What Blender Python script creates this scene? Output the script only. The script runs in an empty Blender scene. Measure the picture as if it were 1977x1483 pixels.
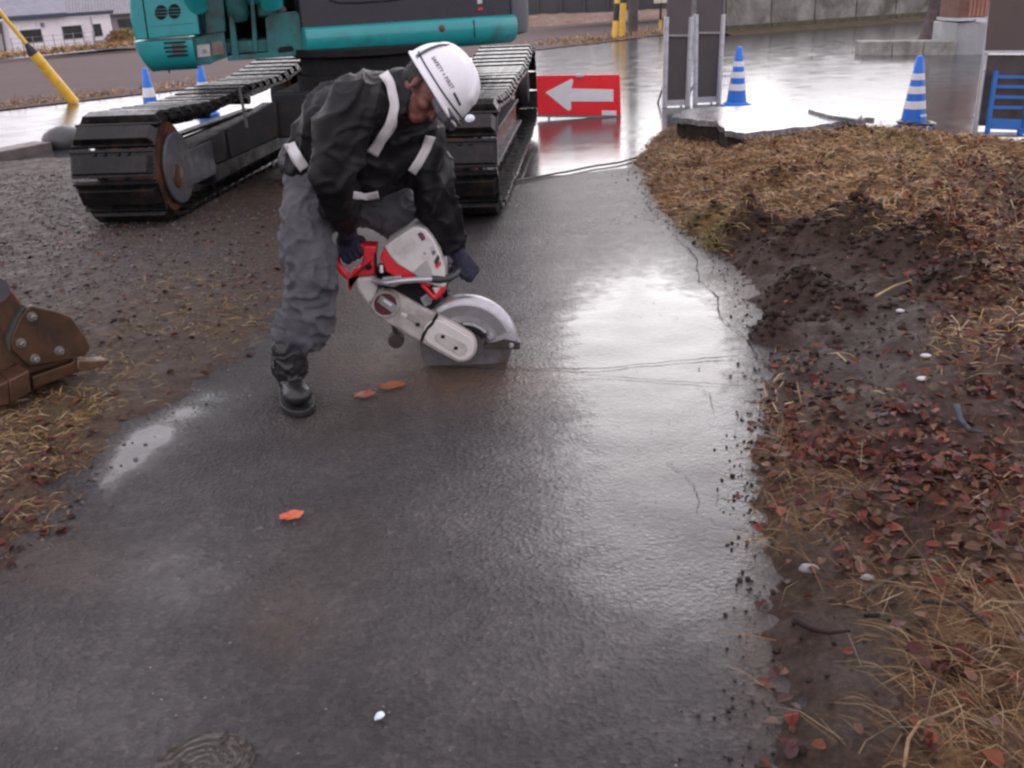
import bpy, bmesh, math, random
from mathutils import Vector, Matrix, noise
from mathutils.bvhtree import BVHTree
R = math.radians
PI = math.pi
rnd = random.Random(7)
SC = bpy.context.scene
COL = SC.collection
# ---------------------------------------------------------------- camera model (photo pixels 1977 x 1483)
FPX, PITCH, ROLL, CAMH = 1878.0, R(22.2), R(2.55), 1.5
CT, ST, CR, SR = math.cos(PITCH), math.sin(PITCH), math.cos(ROLL), math.sin(ROLL)
CAM = Vector((0, 0, CAMH))
RI = Vector((CR, -SR * ST, -SR * CT)); UI = Vector((SR, CR * ST, CR * CT)); FI = Vector((0, CT, -ST))

def ray(px, py):
    return FI * FPX + RI * (px - 988.5) + UI * (741.5 - py)
def at_z(px, py, z=0.0):
    d = ray(px, py); return CAM + d * ((z - CAMH) / d.z)
def at_y(px, py, Y):
    d = ray(px, py); return CAM + d * (Y / d.y)
def at_pl(px, py, P, N):
    d = ray(px, py); return CAM + d * ((P - CAM).dot(N) / d.dot(N))
def proj(p):
    v = p - CAM; w = v.dot(FI)
    if w < 0.05: return (-9999.0, -9999.0)
    return (988.5 + FPX * v.dot(RI) / w, 741.5 - FPX * v.dot(UI) / w)
def lerp(a, b, t): return a + (b - a) * t
def sstep(a, b, x):
    t = max(0.0, min(1.0, (x - a) / (b - a))); return t * t * (3 - 2 * t)
def fbm(x, y, z=0.0, o=4):
    return noise.fractal(Vector((x, y, z)), 0.9, 2.1, o)

# ---------------------------------------------------------------- materials
def S2L(c):
    return tuple((v / 12.92 if v <= 0.04045 else ((v + 0.055) / 1.055) ** 2.4) for v in (x / 255.0 for x in c))
def newmat(name):
    m = bpy.data.materials.new(name); m.use_nodes = True
    nt = m.node_tree; b = nt.nodes['Principled BSDF']
    return m, nt, b
def N(nt, typ, **kw):
    n = nt.nodes.new(typ)
    for k, v in kw.items(): setattr(n, k, v)
    return n
def ramp(nt, fac, stops):
    r = N(nt, 'ShaderNodeValToRGB'); e = r.color_ramp.elements
    while len(e) < len(stops): e.new(0.5)
    for el, (p, c) in zip(e, stops):
        el.position = p; el.color = (c[0], c[1], c[2], 1) if not isinstance(c, (int, float)) else (c, c, c, 1)
    nt.links.new(fac, r.inputs[0]); return r.outputs[0]
def noise_tex(nt, scale, detail=6, rough=0.55, coord='Object', dist=0.0, vec=None):
    t = N(nt, 'ShaderNodeTexNoise'); t.inputs['Scale'].default_value = scale
    t.inputs['Detail'].default_value = detail; t.inputs['Roughness'].default_value = rough
    t.inputs['Distortion'].default_value = dist
    if vec is None:
        tc = N(nt, 'ShaderNodeTexCoord'); vec = tc.outputs[coord]
    nt.links.new(vec, t.inputs['Vector']); return t.outputs['Fac']
def mixc(nt, fac, a, b):
    m = N(nt, 'ShaderNodeMix', data_type='RGBA')
    for i, v in ((0, fac), (6, a), (7, b)):
        if hasattr(v, 'is_output'): nt.links.new(v, m.inputs[i])
        elif i == 0: m.inputs[0].default_value = v
        else: m.inputs[i].default_value = (v[0], v[1], v[2], 1)
    return m.outputs[2]
def mth(nt, op, a, b=None, clamp=False):
    m = N(nt, 'ShaderNodeMath', operation=op); m.use_clamp = clamp
    for i, v in ((0, a), (1, b)):
        if v is None: continue
        if hasattr(v, 'is_output'): nt.links.new(v, m.inputs[i])
        else: m.inputs[i].default_value = v
    return m.outputs[0]
def bump(nt, b, h, strength=0.3, dist=0.01, prev=None):
    n = N(nt, 'ShaderNodeBump'); n.inputs['Strength'].default_value = strength if not hasattr(strength, 'is_output') else 1
    if hasattr(strength, 'is_output'): nt.links.new(strength, n.inputs['Strength'])
    n.inputs['Distance'].default_value = dist
    nt.links.new(h, n.inputs['Height'])
    if prev is not None: nt.links.new(prev, n.inputs['Normal'])
    nt.links.new(n.outputs[0], b.inputs['Normal']); return n.outputs[0]
MATS = {}
def mat(name, col, rough=0.5, metal=0.0, var=0.25, scale=6.0, dirt=None, dirt_amt=0.0, dscale=3.0, bmp=0.0, bscale=60, rvar=0.15, spec=0.5, coat=0.0):
    if name in MATS: return MATS[name]
    m, nt, b = newmat(name)
    f = noise_tex(nt, scale, 8, 0.6)
    lo = tuple(c * (1 - var) for c in col); hi = tuple(min(1, c * (1 + var)) for c in col)
    c = ramp(nt, f, [(0.3, lo), (0.7, hi)])
    if dirt is not None:
        f2 = noise_tex(nt, dscale, 9, 0.68, dist=0.4)
        k = ramp(nt, f2, [(max(0.0, 0.62 - dirt_amt * 0.4), 0), (min(1, 0.74 - dirt_amt * 0.2), 1)])
        c = mixc(nt, mth(nt, 'MULTIPLY', k, min(1, 0.4 + dirt_amt)), c, dirt)
    nt.links.new(c, b.inputs['Base Color'])
    f3 = noise_tex(nt, scale * 2.3, 5, 0.6)
    rr = ramp(nt, f3, [(0.3, max(0.02, rough - rvar)), (0.7, min(1, rough + rvar))])
    nt.links.new(rr, b.inputs['Roughness'])
    b.inputs['Metallic'].default_value = metal
    b.inputs['Specular IOR Level'].default_value = spec
    b.inputs['Coat Weight'].default_value = coat; b.inputs['Coat Roughness'].default_value = 0.08
    if bmp > 0:
        bump(nt, b, noise_tex(nt, bscale, 4, 0.6), bmp, 0.01)
    MATS[name] = m; return m
def colattr_mat(name, rough=0.7, spec=0.3, sss=0.0):
    if name in MATS: return MATS[name]
    m, nt, b = newmat(name)
    a = N(nt, 'ShaderNodeAttribute'); a.attribute_name = 'col'
    nt.links.new(a.outputs['Color'], b.inputs['Base Color'])
    b.inputs['Roughness'].default_value = rough; b.inputs['Specular IOR Level'].default_value = spec
    MATS[name] = m; return m

# ---------------------------------------------------------------- mesh builder
def tag(o, label=None, cat=None, group=None, kind=None):
    if label: o['label'] = label
    if cat: o['category'] = cat
    if group: o['group'] = group
    if kind: o['kind'] = kind
    return o
def thing(name, loc, label, cat, group=None, rz=0.0):
    o = bpy.data.objects.new(name, None); COL.objects.link(o)
    o.empty_display_size = 0.1
    o.location = loc; o.rotation_euler = (0, 0, rz)
    return tag(o, label, cat, group)
def mtx(o):
    m = Matrix.Translation(o.location) @ o.rotation_euler.to_matrix().to_4x4()
    return mtx(o.parent) @ m if o.parent else m
class MB:
    def __init__(s): s.v = []; s.f = []; s.c = None
    def add(s, vs, fs):
        n = len(s.v); s.v += [Vector(p) for p in vs]; s.f += [[i + n for i in f] for f in fs]; return s
    def box(s, c, size, rot=None, taper=1.0):
        c = Vector(c); h = Vector(size) / 2; M = rot or Matrix.Identity(3)
        vs = [c + M @ Vector((x * h.x * (taper if z > 0 else 1), y * h.y * (taper if z > 0 else 1), z * h.z)) for z in (-1, 1) for y in (-1, 1) for x in (-1, 1)]
        return s.add(vs, [(0, 2, 3, 1), (4, 5, 7, 6), (0, 1, 5, 4), (2, 6, 7, 3), (0, 4, 6, 2), (1, 3, 7, 5)])
    def prism(s, pts, off):
        off = Vector(off); pts = [Vector(p) for p in pts]; n = len(pts)
        vs = pts + [p + off for p in pts]
        fs = [list(range(n)), list(range(2 * n - 1, n - 1, -1))]
        fs += [(i, i + n, (i + 1) % n + n, (i + 1) % n) for i in range(n)]
        return s.add(vs, fs)
    def ring(s, outer, inner, off):
        off = Vector(off); n = len(outer); O = [Vector(p) for p in outer]; I = [Vector(p) for p in inner]
        vs = O + I + [p + off for p in O] + [p + off for p in I]; fs = []
        for i in range(n):
            j = (i + 1) % n
            fs += [(i, j, n + j, n + i), (2 * n + i, 3 * n + i, 3 * n + j, 2 * n + j), (i, 2 * n + i, 2 * n + j, j), (n + i, n + j, 3 * n + j, 3 * n + i)]
        return s.add(vs, fs)
    def tube(s, path, rad, seg=10, cap=True, flat=1.0, up=None):
        P = [Vector(p) for p in path]; n = len(P)
        if not isinstance(rad, (list, tuple)): rad = [rad] * n
        t0 = (P[1] - P[0]).normalized()
        u = up or (Vector((0, 0, 1)) if abs(t0.z) < 0.9 else Vector((1, 0, 0)))
        u = (u - t0 * u.dot(t0)).normalized(); vs = []
        for i in range(n):
            t = (P[min(i + 1, n - 1)] - P[max(i - 1, 0)]).normalized()
            u = (u - t * u.dot(t)).normalized(); w = t.cross(u)
            for k in range(seg):
                a = 2 * PI * k / seg
                vs.append(P[i] + (u * math.cos(a) * flat + w * math.sin(a)) * rad[i])
        fs = [(i * seg + k, i * seg + (k + 1) % seg, (i + 1) * seg + (k + 1) % seg, (i + 1) * seg + k) for i in range(n - 1) for k in range(seg)]
        if cap: fs += [list(range(seg - 1, -1, -1)), list(range((n - 1) * seg, n * seg))]
        return s.add(vs, fs)
    def lathe(s, c, axis, prof, seg=24, cap=True):
        c = Vector(c); ax = Vector(axis).normalized()
        u = ax.orthogonal().normalized(); w = ax.cross(u); vs = []
        for r, h in prof:
            for k in range(seg):
                a = 2 * PI * k / seg
                vs.append(c + ax * h + (u * math.cos(a) + w * math.sin(a)) * max(r, 1e-4))
        n = len(prof)
        fs = [(i * seg + k, i * seg + (k + 1) % seg, (i + 1) * seg + (k + 1) % seg, (i + 1) * seg + k) for i in range(n - 1) for k in range(seg)]
        if cap: fs += [list(range(seg - 1, -1, -1)), list(range((n - 1) * seg, n * seg))]
        return s.add(vs, fs)
    def hull(s, pts):
        bm = bmesh.new()
        for p in pts: bm.verts.new(p)
        r = bmesh.ops.convex_hull(bm, input=bm.verts)
        bmesh.ops.delete(bm, geom=[v for v in bm.verts if not v.link_faces], context='VERTS')
        bm.verts.index_update()
        s.add([v.co.copy() for v in bm.verts], [[v.index for v in f.verts] for f in bm.faces]); bm.free(); return s
    def build(s, name, m=None, parent=None, inv=None, bev=0.0, seg=2, smooth=40, normals=True, pre=None):
        me = bpy.data.meshes.new(name)
        vs = s.v if inv is None else [inv @ p for p in s.v]
        me.from_pydata([tuple(p) for p in vs], [], [tuple(f) for f in s.f]); me.update()
        if normals:
            bm = bmesh.new(); bm.from_mesh(me); bmesh.ops.recalc_face_normals(bm, faces=bm.faces); bm.to_mesh(me); bm.free()
        if s.c is not None:
            a = me.color_attributes.new('col', 'FLOAT_COLOR', 'POINT')
            flat = []
            for c in s.c: flat += [c[0], c[1], c[2], 1.0]
            a.data.foreach_set('color', flat)
        if smooth:
            me.polygons.foreach_set('use_smooth', [True] * len(me.polygons))
            if smooth < 180: me.set_sharp_from_angle(angle=R(smooth))
        o = bpy.data.objects.new(name, me); COL.objects.link(o)
        if m is not None: me.materials.append(m)
        if parent is not None: o.parent = parent
        if bev > 0:
            md = o.modifiers.new('bevel', 'BEVEL'); md.width = bev; md.segments = seg; md.limit_method = 'ANGLE'; md.angle_limit = R(35)
        return o
def invof(root): return mtx(root).inverted()
def traceY(pxs, Y): return [at_y(x, y, Y if not callable(Y) else Y(x, y)) for x, y in pxs]
def sphere_pts(c, r, M=None, n=10):
    c = Vector(c); out = []
    if isinstance(r, (int, float)): r = (r, r, r)
    for i in range(n + 1):
        th = PI * i / n
        for k in range(2 * n if 0 < i < n else 1):
            ph = PI * k / n
            v = Vector((r[0] * math.sin(th) * math.cos(ph), r[1] * math.sin(th) * math.sin(ph), r[2] * math.cos(th)))
            out.append(c + (M @ v if M else v))
    return out
def basis(x=None, y=None, z=None):
    """3x3 whose columns are orthonormal; first given axis wins"""
    if z is not None and x is not None:
        Z = Vector(z).normalized(); X = Vector(x); X = (X - Z * X.dot(Z)).normalized(); Y = Z.cross(X)
    elif x is not None:
        X = Vector(x).normalized(); Z = Vector((0, 0, 1)); Z = (Z - X * Z.dot(X)).normalized(); Y = Z.cross(X)
    return Matrix((X, Y, Z)).transposed()
def remesh(mb, name, voxel, smooth=4, disp=None, fac=0.5):
    """union of overlapping closed shapes in mb as one continuous smooth mesh; returns an MB"""
    me = bpy.data.meshes.new(name + '_t'); me.from_pydata([tuple(p) for p in mb.v], [], [tuple(f) for f in mb.f]); me.update()
    bm = bmesh.new(); bm.from_mesh(me); bmesh.ops.recalc_face_normals(bm, faces=bm.faces); bm.to_mesh(me); bm.free()
    o = bpy.data.objects.new(name + '_t', me); COL.objects.link(o)
    md = o.modifiers.new('r', 'REMESH'); md.mode = 'VOXEL'; md.voxel_size = voxel; md.use_smooth_shade = True
    if smooth:
        sm = o.modifiers.new('s', 'SMOOTH'); sm.factor = fac; sm.iterations = smooth
    dg = bpy.context.evaluated_depsgraph_get(); dg.update()
    ev = o.evaluated_get(dg); me2 = bpy.data.meshes.new_from_object(ev)
    out = MB()
    if disp:
        vs = [v.co + v.normal * disp(v.co, v.normal) for v in me2.vertices]
    else: vs = [v.co.copy() for v in me2.vertices]
    out.add(vs, [list(p.vertices) for p in me2.polygons])
    bpy.data.objects.remove(o, do_unlink=True); bpy.data.meshes.remove(me); bpy.data.meshes.remove(me2)
    return out
def copy_tree(o, parent=None):
    c = o.copy(); COL.objects.link(c)
    if parent is not None: c.parent = parent
    for ch in [x for x in COL.objects if x.parent == o]: copy_tree(ch, c)
    return c

# ---------------------------------------------------------------- camera, world, light
cd = bpy.data.cameras.new('camera'); cam = bpy.data.objects.new('camera', cd); COL.objects.link(cam)
cam.matrix_world = Matrix.Translation(CAM) @ Matrix((RI, UI, -FI)).transposed().to_4x4()
cd.sensor_width = 36; cd.lens = FPX / 1977 * 36; cd.clip_end = 2000; cd.clip_start = 0.05
cd.dof.use_dof = True; cd.dof.focus_distance = 4.6; cd.dof.aperture_fstop = 9.0
SC.camera = cam
w = bpy.data.worlds.new('World'); SC.world = w; w.use_nodes = True
nt = w.node_tree; bg = nt.nodes['Background']
SUN_EL, SUN_AZ = R(20), R(9)      # bright cloud in front of the viewer, a little to the right (clockwise from +Y)
sky = N(nt, 'ShaderNodeTexSky', sky_type='NISHITA'); sky.sun_disc = False
sky.sun_elevation = SUN_EL; sky.sun_rotation = SUN_AZ; sky.air_density = 1.0; sky.dust_density = 4.0; sky.ozone_density = 1.0
hs = N(nt, 'ShaderNodeHueSaturation'); hs.inputs['Saturation'].default_value = 0.10; nt.links.new(sky.outputs[0], hs.inputs['Color'])
cl = noise_tex(nt, 2.2, 5, 0.5, coord='Generated')
over = ramp(nt, cl, [(0.3, (5.0, 4.58, 5.2)), (0.7, (6.7, 6.2, 6.95))])
nt.links.new(mixc(nt, 0.86, hs.outputs[0], over), bg.inputs['Color'])
bg.inputs['Strength'].default_value = 0.15
sd = bpy.data.lights.new('sun', 'SUN'); sun = bpy.data.objects.new('sun', sd); COL.objects.link(sun)
sd.energy = 0.25; sd.angle = R(72); sd.color = (1.0, 0.97, 0.93)
sdir = Vector((math.sin(SUN_AZ) * math.cos(SUN_EL), math.cos(SUN_AZ) * math.cos(SUN_EL), math.sin(SUN_EL)))
sun.rotation_euler = sdir.to_track_quat('Z', 'Y').to_euler()
vs = SC.view_settings
SC.display_settings.display_device = 'sRGB'
vs.view_transform = 'Standard'; vs.look = 'None'; vs.gamma = 1; vs.exposure = 0.8; vs.use_curve_mapping = False
SC.cycles.filter_width = 2.5
SC.cycles.max_bounces = 6
SC.cycles.use_denoising = True
# ================================================================ SETTING
def inpoly(x, y, P):
    c = False; j = len(P) - 1
    for i in range(len(P)):
        xi, yi = P[i]; xj, yj = P[j]
        if (yi > y) != (yj > y) and x < (xj - xi) * (y - yi) / (yj - yi) + xi: c = not c
        j = i
    return c
def sdist(x, y, P):
    d = 1e9; n = len(P)
    for i in range(n):
        ax, ay = P[i]; bx, by = P[(i + 1) % n]
        ux, uy = bx - ax, by - ay
        t = ((x - ax) * ux + (y - ay) * uy) / (ux * ux + uy * uy + 1e-12)
        t = 0 if t < 0 else 1 if t > 1 else t
        q = (x - ax - ux * t) ** 2 + (y - ay - uy * t) ** 2
        if q < d: d = q
    d = math.sqrt(d)
    return d if inpoly(x, y, P) else -d
def wpoly(pxs): return [tuple(at_z(x, y)[:2]) for x, y in pxs]
def blob(px, py, L):
    s = 0.0
    for cx, cy, rx, ry, wt in L:
        q = ((px - cx) / rx) ** 2 + ((py - cy) / ry) ** 2
        if q < 6: s += wt * math.exp(-q)
    return s

# ---- materials of the setting
def ground_mat(name, c0, c1, rough=0.8, scale=9, bmp=0.6, fine=70):
    m, nt, b = newmat(name)
    c = ramp(nt, noise_tex(nt, scale, 10, 0.65), [(0.3, c0), (0.7, c1)])
    k = ramp(nt, noise_tex(nt, fine, 6, 0.7), [(0.25, (0.45,) * 3), (0.75, (1.5,) * 3)])
    mm = N(nt, 'ShaderNodeMix', data_type='RGBA', blend_type='MULTIPLY'); mm.inputs[0].default_value = 1
    nt.links.new(c, mm.inputs[6]); nt.links.new(k, mm.inputs[7]); nt.links.new(mm.outputs[2], b.inputs['Base Color'])
    b.inputs['Roughness'].default_value = rough; b.inputs['Specular IOR Level'].default_value = 0.3
    bump(nt, b, noise_tex(nt, fine, 8, 0.7), bmp, 0.02)
    return m
def soil_mat(name, rough=0.62):
    m, nt, b = newmat(name)
    a = N(nt, 'ShaderNodeAttribute'); a.attribute_name = 'col'
    k = ramp(nt, noise_tex(nt, 55, 8, 0.75), [(0.28, (0.35,) * 3), (0.5, (0.95,) * 3), (0.72, (1.9,) * 3)])
    mm = N(nt, 'ShaderNodeMix', data_type='RGBA', blend_type='MULTIPLY'); mm.inputs[0].default_value = 1
    nt.links.new(a.outputs['Color'], mm.inputs[6]); nt.links.new(k, mm.inputs[7]); nt.links.new(mm.outputs[2], b.inputs['Base Color'])
    r = ramp(nt, noise_tex(nt, 14, 5, 0.6), [(0.35, rough - 0.12), (0.65, rough + 0.2)])
    nt.links.new(r, b.inputs['Roughness']); b.inputs['Specular IOR Level'].default_value = 0.2
    bump(nt, b, noise_tex(nt, 42, 9, 0.72), 0.85, 0.02)
    return m
def wet_mat(name, base0, base1, grain, gdist, gscale, r_smooth, r_rough, attr=True):
    """wet asphalt: a grainy surface that a water film fills where 'wet' is high"""
    m, nt, b = newmat(name)
    tc = N(nt, 'ShaderNodeTexCoord'); P = tc.outputs['Object']
    n1 = noise_tex(nt, 2.6, 9, 0.62, vec=P); n2 = noise_tex(nt, gscale, 5, 0.62, vec=P); n3 = noise_tex(nt, 14, 6, 0.6, vec=P)
    vor = N(nt, 'ShaderNodeTexVoronoi'); vor.inputs['Scale'].default_value = gscale * 0.8; nt.links.new(P, vor.inputs['Vector'])
    c = ramp(nt, n1, [(0.3, base0), (0.7, base1)])
    speck = ramp(nt, vor.outputs['Color'], [(0.0, (0.55,) * 3), (0.6, (1.0,) * 3), (0.93, (1.5, 1.45, 1.4)), (1.0, (2.6, 2.5, 2.4))])
    mm = N(nt, 'ShaderNodeMix', data_type='RGBA', blend_type='MULTIPLY'); mm.inputs[0].default_value = 1
    nt.links.new(c, mm.inputs[6]); nt.links.new(speck, mm.inputs[7]); c = mm.outputs[2]
    if attr:
        am = N(nt, 'ShaderNodeAttribute'); am.attribute_name = 'mud'
        mud = mth(nt, 'MULTIPLY', am.outputs['Fac'], ramp(nt, n3, [(0.25, 0.4), (0.6, 1.0)]))
        c = mixc(nt, mud, c, (0.085, 0.052, 0.034))
        aw = N(nt, 'ShaderNodeAttribute'); aw.attribute_name = 'wet'
        wv = mth(nt, 'ADD', aw.outputs['Fac'], mth(nt, 'MULTIPLY', mth(nt, 'SUBTRACT', n3, 0.5), 0.5))
        wet = ramp(nt, mth(nt, 'ADD', wv, mth(nt, 'MULTIPLY', mth(nt, 'SUBTRACT', n1, 0.5), 0.5)), [(0.05, 0.0), (0.95, 1.0)])
    else:
        wet = ramp(nt, n1, [(0.28, 0.35), (0.72, 1.0)])
    nt.links.new(c, b.inputs['Base Color'])
    inv = mth(nt, 'SUBTRACT', 1.0, wet)
    rr = mth(nt, 'ADD', mth(nt, 'MULTIPLY', inv, r_rough - r_smooth), r_smooth)
    nt.links.new(rr, b.inputs['Roughness']); nt.links.new(mth(nt, 'ADD', mth(nt, 'MULTIPLY', wet, 0.32 if attr else 0.25), 0.5 if attr else 0.42), b.inputs['Specular IOR Level'])
    b.inputs['IOR'].default_value = 1.36
    h = mth(nt, 'ADD', n2, mth(nt, 'MULTIPLY', vor.outputs['Distance'], 0.6))
    s = mth(nt, 'ADD', mth(nt, 'MULTIPLY', inv, grain), grain * 0.05)
    prev = bump(nt, b, n3, 0.05 if attr else 0.018, 0.02)
    bump(nt, b, h, s, gdist, prev)
    return m

# ---- one ground sheet to the horizon (lies below everything else)
FA, FB, FC = Vector((-8.6, 16.0, 0)), Vector((4.7, 30.2, 0)), Vector((-28, 80, -1.95))
FN = (FB - FA).cross(FC - FA).normalized()
if FN.z < 0: FN = -FN
edge = (FB - FA).normalized(); away = Vector((-edge.y, edge.x, 0))
sl = -(FN.x * away.x + FN.y * away.y) / FN.z
def terr(x, y):
    q = (Vector((x, y, 0)) - FA).dot(away)
    return -0.06 - 0.3 * sstep(-6, 0, q) + (max(-2.1, sl * q) if q > 0 else 0)
xs = [-900, -400, -200, -120, -80, -60, -45, -35, -28, -22, -18, -14, -11, -8, -5, -2, 1, 4, 7, 10, 14, 18, 24, 32, 45, 60, 90, 150, 300, 900]
ys = [-60, -20, -5, 0, 4, 8, 12, 15, 18, 21, 24, 27, 30, 33, 36, 40, 44, 48, 52, 56, 62, 70, 78, 90, 110, 140, 200, 400, 1200]
g = MB(); g.add([(x, y, terr(x, y)) for y in ys for x in xs], [(j * len(xs) + i, j * len(xs) + i + 1, (j + 1) * len(xs) + i + 1, (j + 1) * len(xs) + i) for j in range(len(ys) - 1) for i in range(len(xs) - 1)])
tag(g.build('ground', ground_mat('ground_earth', (0.06, 0.045, 0.036), (0.12, 0.09, 0.07), 0.85, 0.6, 0.4, 9), smooth=30), kind='structure')

# ---- ploughed field, a sloping sheet beyond the wet road
def fm():
    m, nt, b = newmat('field_earth')
    tc = N(nt, 'ShaderNodeTexCoord'); mp = N(nt, 'ShaderNodeMapping'); nt.links.new(tc.outputs['Object'], mp.inputs['Vector'])
    mp.inputs['Rotation'].default_value = (0, 0, R(-14))
    wv = N(nt, 'ShaderNodeTexWave', bands_direction='Y'); wv.inputs['Scale'].default_value = 0.55; wv.inputs['Distortion'].default_value = 2.5; wv.inputs['Detail'].default_value = 4; wv.inputs['Detail Scale'].default_value = 2.2
    nt.links.new(mp.outputs[0], wv.inputs['Vector'])
    n1 = noise_tex(nt, 5, 10, 0.75); n0 = noise_tex(nt, 0.25, 4, 0.5)
    f = mth(nt, 'ADD', mth(nt, 'MULTIPLY', wv.outputs['Fac'], 0.22), mth(nt, 'MULTIPLY', n1, 0.78))
    c = ramp(nt, f, [(0.3, (0.056, 0.038, 0.036)), (0.72, (0.125, 0.088, 0.084))])
    c = mixc(nt, ramp(nt, n0, [(0.45, 0.0), (0.8, 0.35)]), c, (0.15, 0.11, 0.075))
    nt.links.new(c, b.inputs['Base Color']); b.inputs['Roughness'].default_value = 0.85; b.inputs['Specular IOR Level'].default_value = 0.2
    bump(nt, b, f, 0.5, 0.03); return m
def onfield(x, y):
    q = (Vector((x, y, 0)) - FA).dot(away); return sl * q
fp = [(-60, -40), (-60, 62), (40, 62), (40, -6)]
f = MB(); A2 = []
nu, nv = 60, 40
for j in range(nv + 1):
    for i in range(nu + 1):
        q = 62 * (j / nv) ** 1.5; u_ = -45 + 110 * i / nu
        p = FA + edge * u_ + away * (q - (0.25 + 0.18 * fbm(u_ * 0.9, 3.3)) * (j == 0))
        A2.append((p.x, p.y, max(-2.08, sl * q) + 0.012 + (0.03 * fbm(p.x * 1.3, p.y * 1.3) if j else 0)))
f.add(A2, [(j * (nu + 1) + i, j * (nu + 1) + i + 1, (j + 1) * (nu + 1) + i + 1, (j + 1) * (nu + 1) + i) for j in range(nv) for i in range(nu)])
tag(f.build('field', fm(), smooth=60), kind='structure')

# ---- wet road and paved lot behind the excavator and to the right
road_px = None
rd = MB(); n_ = 40
pts = []
for i in range(n_ + 1):
    u_ = -12 + 57 * i / n_
    e = FA + edge * u_ + away * (0.05 + 0.2 * fbm(u_ * 0.7, 9.1))
    pts.append((e.x, e.y, -0.004))
rd.add(pts + [(45, 60, -0.004), (60, 40, -0.004), (60, 4, -0.004), (3.0, 4, -0.004), (3.0, 8, -0.004), (-4.5, 8.0, -0.004), (-16.6, 6.9, -0.004)], [list(range(len(pts) + 7))])
tag(rd.build('road', wet_mat('wet_road', (0.03, 0.03, 0.032), (0.06, 0.06, 0.062), 0.16, 0.006, 60, 0.09, 0.3, attr=False), smooth=0), kind='structure')

# ---- wet asphalt path
WET = [(205, 930, 34, 30, 0.95), (250, 885, 48, 34, 1.05), (300, 840, 60, 30, 1.1), (365, 795, 66, 24, 1.0), (420, 765, 55, 16, 0.9), (1250, 640, 240, 195, 1.15), (1250, 960, 320, 200, 0.75), (1130, 1220, 380, 220, 0.42), (330, 1120, 230, 130, 0.62), (220, 1380, 260, 130, 0.6), (1400, 1050, 110, 240, 0.3), (800, 680, 200, 60, 0.3), (620, 930, 200, 80, 0.25)]
MUD = [(850, 745, 190, 50, 0.9), (760, 700, 160, 40, 0.6), (1040, 725, 80, 22, 0.5), (560, 1200, 80, 70, 0.5), (640, 1060, 120, 90, 0.22), (680, 600, 150, 90, 0.45), (1420, 560, 60, 60, 0.5), (1400, 730, 60, 25, 0.35), (1480, 1250, 60, 200, 0.5), (100, 1090, 130, 60, 0.5), (640, 820, 130, 60, 0.25)]
step = 0.05; X0, X1, Y0_, Y1_ = -6.0, 3.2, 0.4, 9.2
jl = at_z(1000, 346), at_z(1240, 322)
def jointY(x): return lerp(jl[0].y, jl[1].y, (x - jl[0].x) / (jl[1].x - jl[0].x)) + 0.05 * fbm(x * 2.2, 1.0)
nx = int((X1 - X0) / step) + 1; ny = int((Y1_ - Y0_) / step) + 1
pm = MB(); V = []; wet_l = []; mud_l = []
for j in range(ny):
    for i in range(nx):
        x = X0 + i * step; y = Y0_ + (jointY(x) - Y0_) * j / (ny - 1)
        z = 0.004 * fbm(x * 0.9, y * 0.9, 2, 2) + 0.0022 * fbm(x * 5, y * 5, 6, 3)
        V.append((x, y, z)); px, py = proj(Vector((x, y, 0)))
        wet_l.append(min(1.2, blob(px, py, WET))); mud_l.append(min(1.0, blob(px, py, MUD)))
pm.add(V, [(j * nx + i, j * nx + i + 1, (j + 1) * nx + i + 1, (j + 1) * nx + i) for j in range(ny - 1) for i in range(nx - 1)])
po = pm.build('path', wet_mat('wet_asphalt', (0.027, 0.0245, 0.0245), (0.056, 0.051, 0.051), 1.0, 0.012, 85, 0.11, 0.33), smooth=180)
for nm, L in (('wet', wet_l), ('mud', mud_l)):
    a = po.data.attributes.new(nm, 'FLOAT', 'POINT'); a.data.foreach_set('value', L)
tag(po, kind='structure')

# ---- cracks and saw cuts in the path: thin dark seams
ck = MB()
def seam(pxs, wd, jit=3.0, sub=7, seed=0):
    P = []
    for (a, b) in zip(pxs[:-1], pxs[1:]):
        for k in range(sub):
            t = k / sub; P.append((lerp(a[0], b[0], t), lerp(a[1], b[1], t)))
    P.append(pxs[-1])
    W_ = []
    for k, (x, y) in enumerate(P):
        W_.append(at_z(x + jit * fbm(k * 0.7, seed), y + jit * 0.7 * fbm(k * 0.7, seed + 9.5), 0.0055))
    L, Rr = [], []
    for k in range(len(W_)):
        t = (W_[min(k + 1, len(W_) - 1)] - W_[max(k - 1, 0)]); nrm = Vector((-t.y, t.x, 0)).normalized()
        h = 0.32 * wd * (0.35 + 0.9 * abs(fbm(k * 1.3, seed + 4.2)) * 1.4) * (0.3 if k in (0, len(W_) - 1) else 1)
        L.append(W_[k] + nrm * h); Rr.append(W_[k] - nrm * h)
    n = len(L); ck.add(L + Rr, [(k, n + k, n + k + 1, k + 1) for k in range(n - 1)])
seam([(830, 706), (1000, 712), (1150, 712), (1280, 700), (1440, 684)], 0.017, 3, 8, 1)
seam([(1120, 722), (1300, 736), (1440, 745)], 0.010, 1.5, 8, 2)
seam([(1310, 462), (1345, 500), (1350, 540), (1385, 570), (1390, 610), (1440, 650), (1465, 690)], 0.012, 8, 6, 3)
seam([(1390, 610), (1420, 612), (1445, 638)], 0.006, 5, 5, 4)
seam([(430, 788), (530, 795), (640, 780), (760, 790), (800, 806)], 0.005, 5, 7, 5)
seam([(1285, 890), (1330, 925), (1350, 960), (1410, 985), (1450, 990)], 0.0045, 7, 6, 6)
seam([(1350, 960), (1345, 990), (1390, 1010), (1470, 1030)], 0.0035, 6, 6, 7)
seam([(1340, 740), (1370, 760), (1380, 800)], 0.004, 5, 6, 8)
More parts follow.
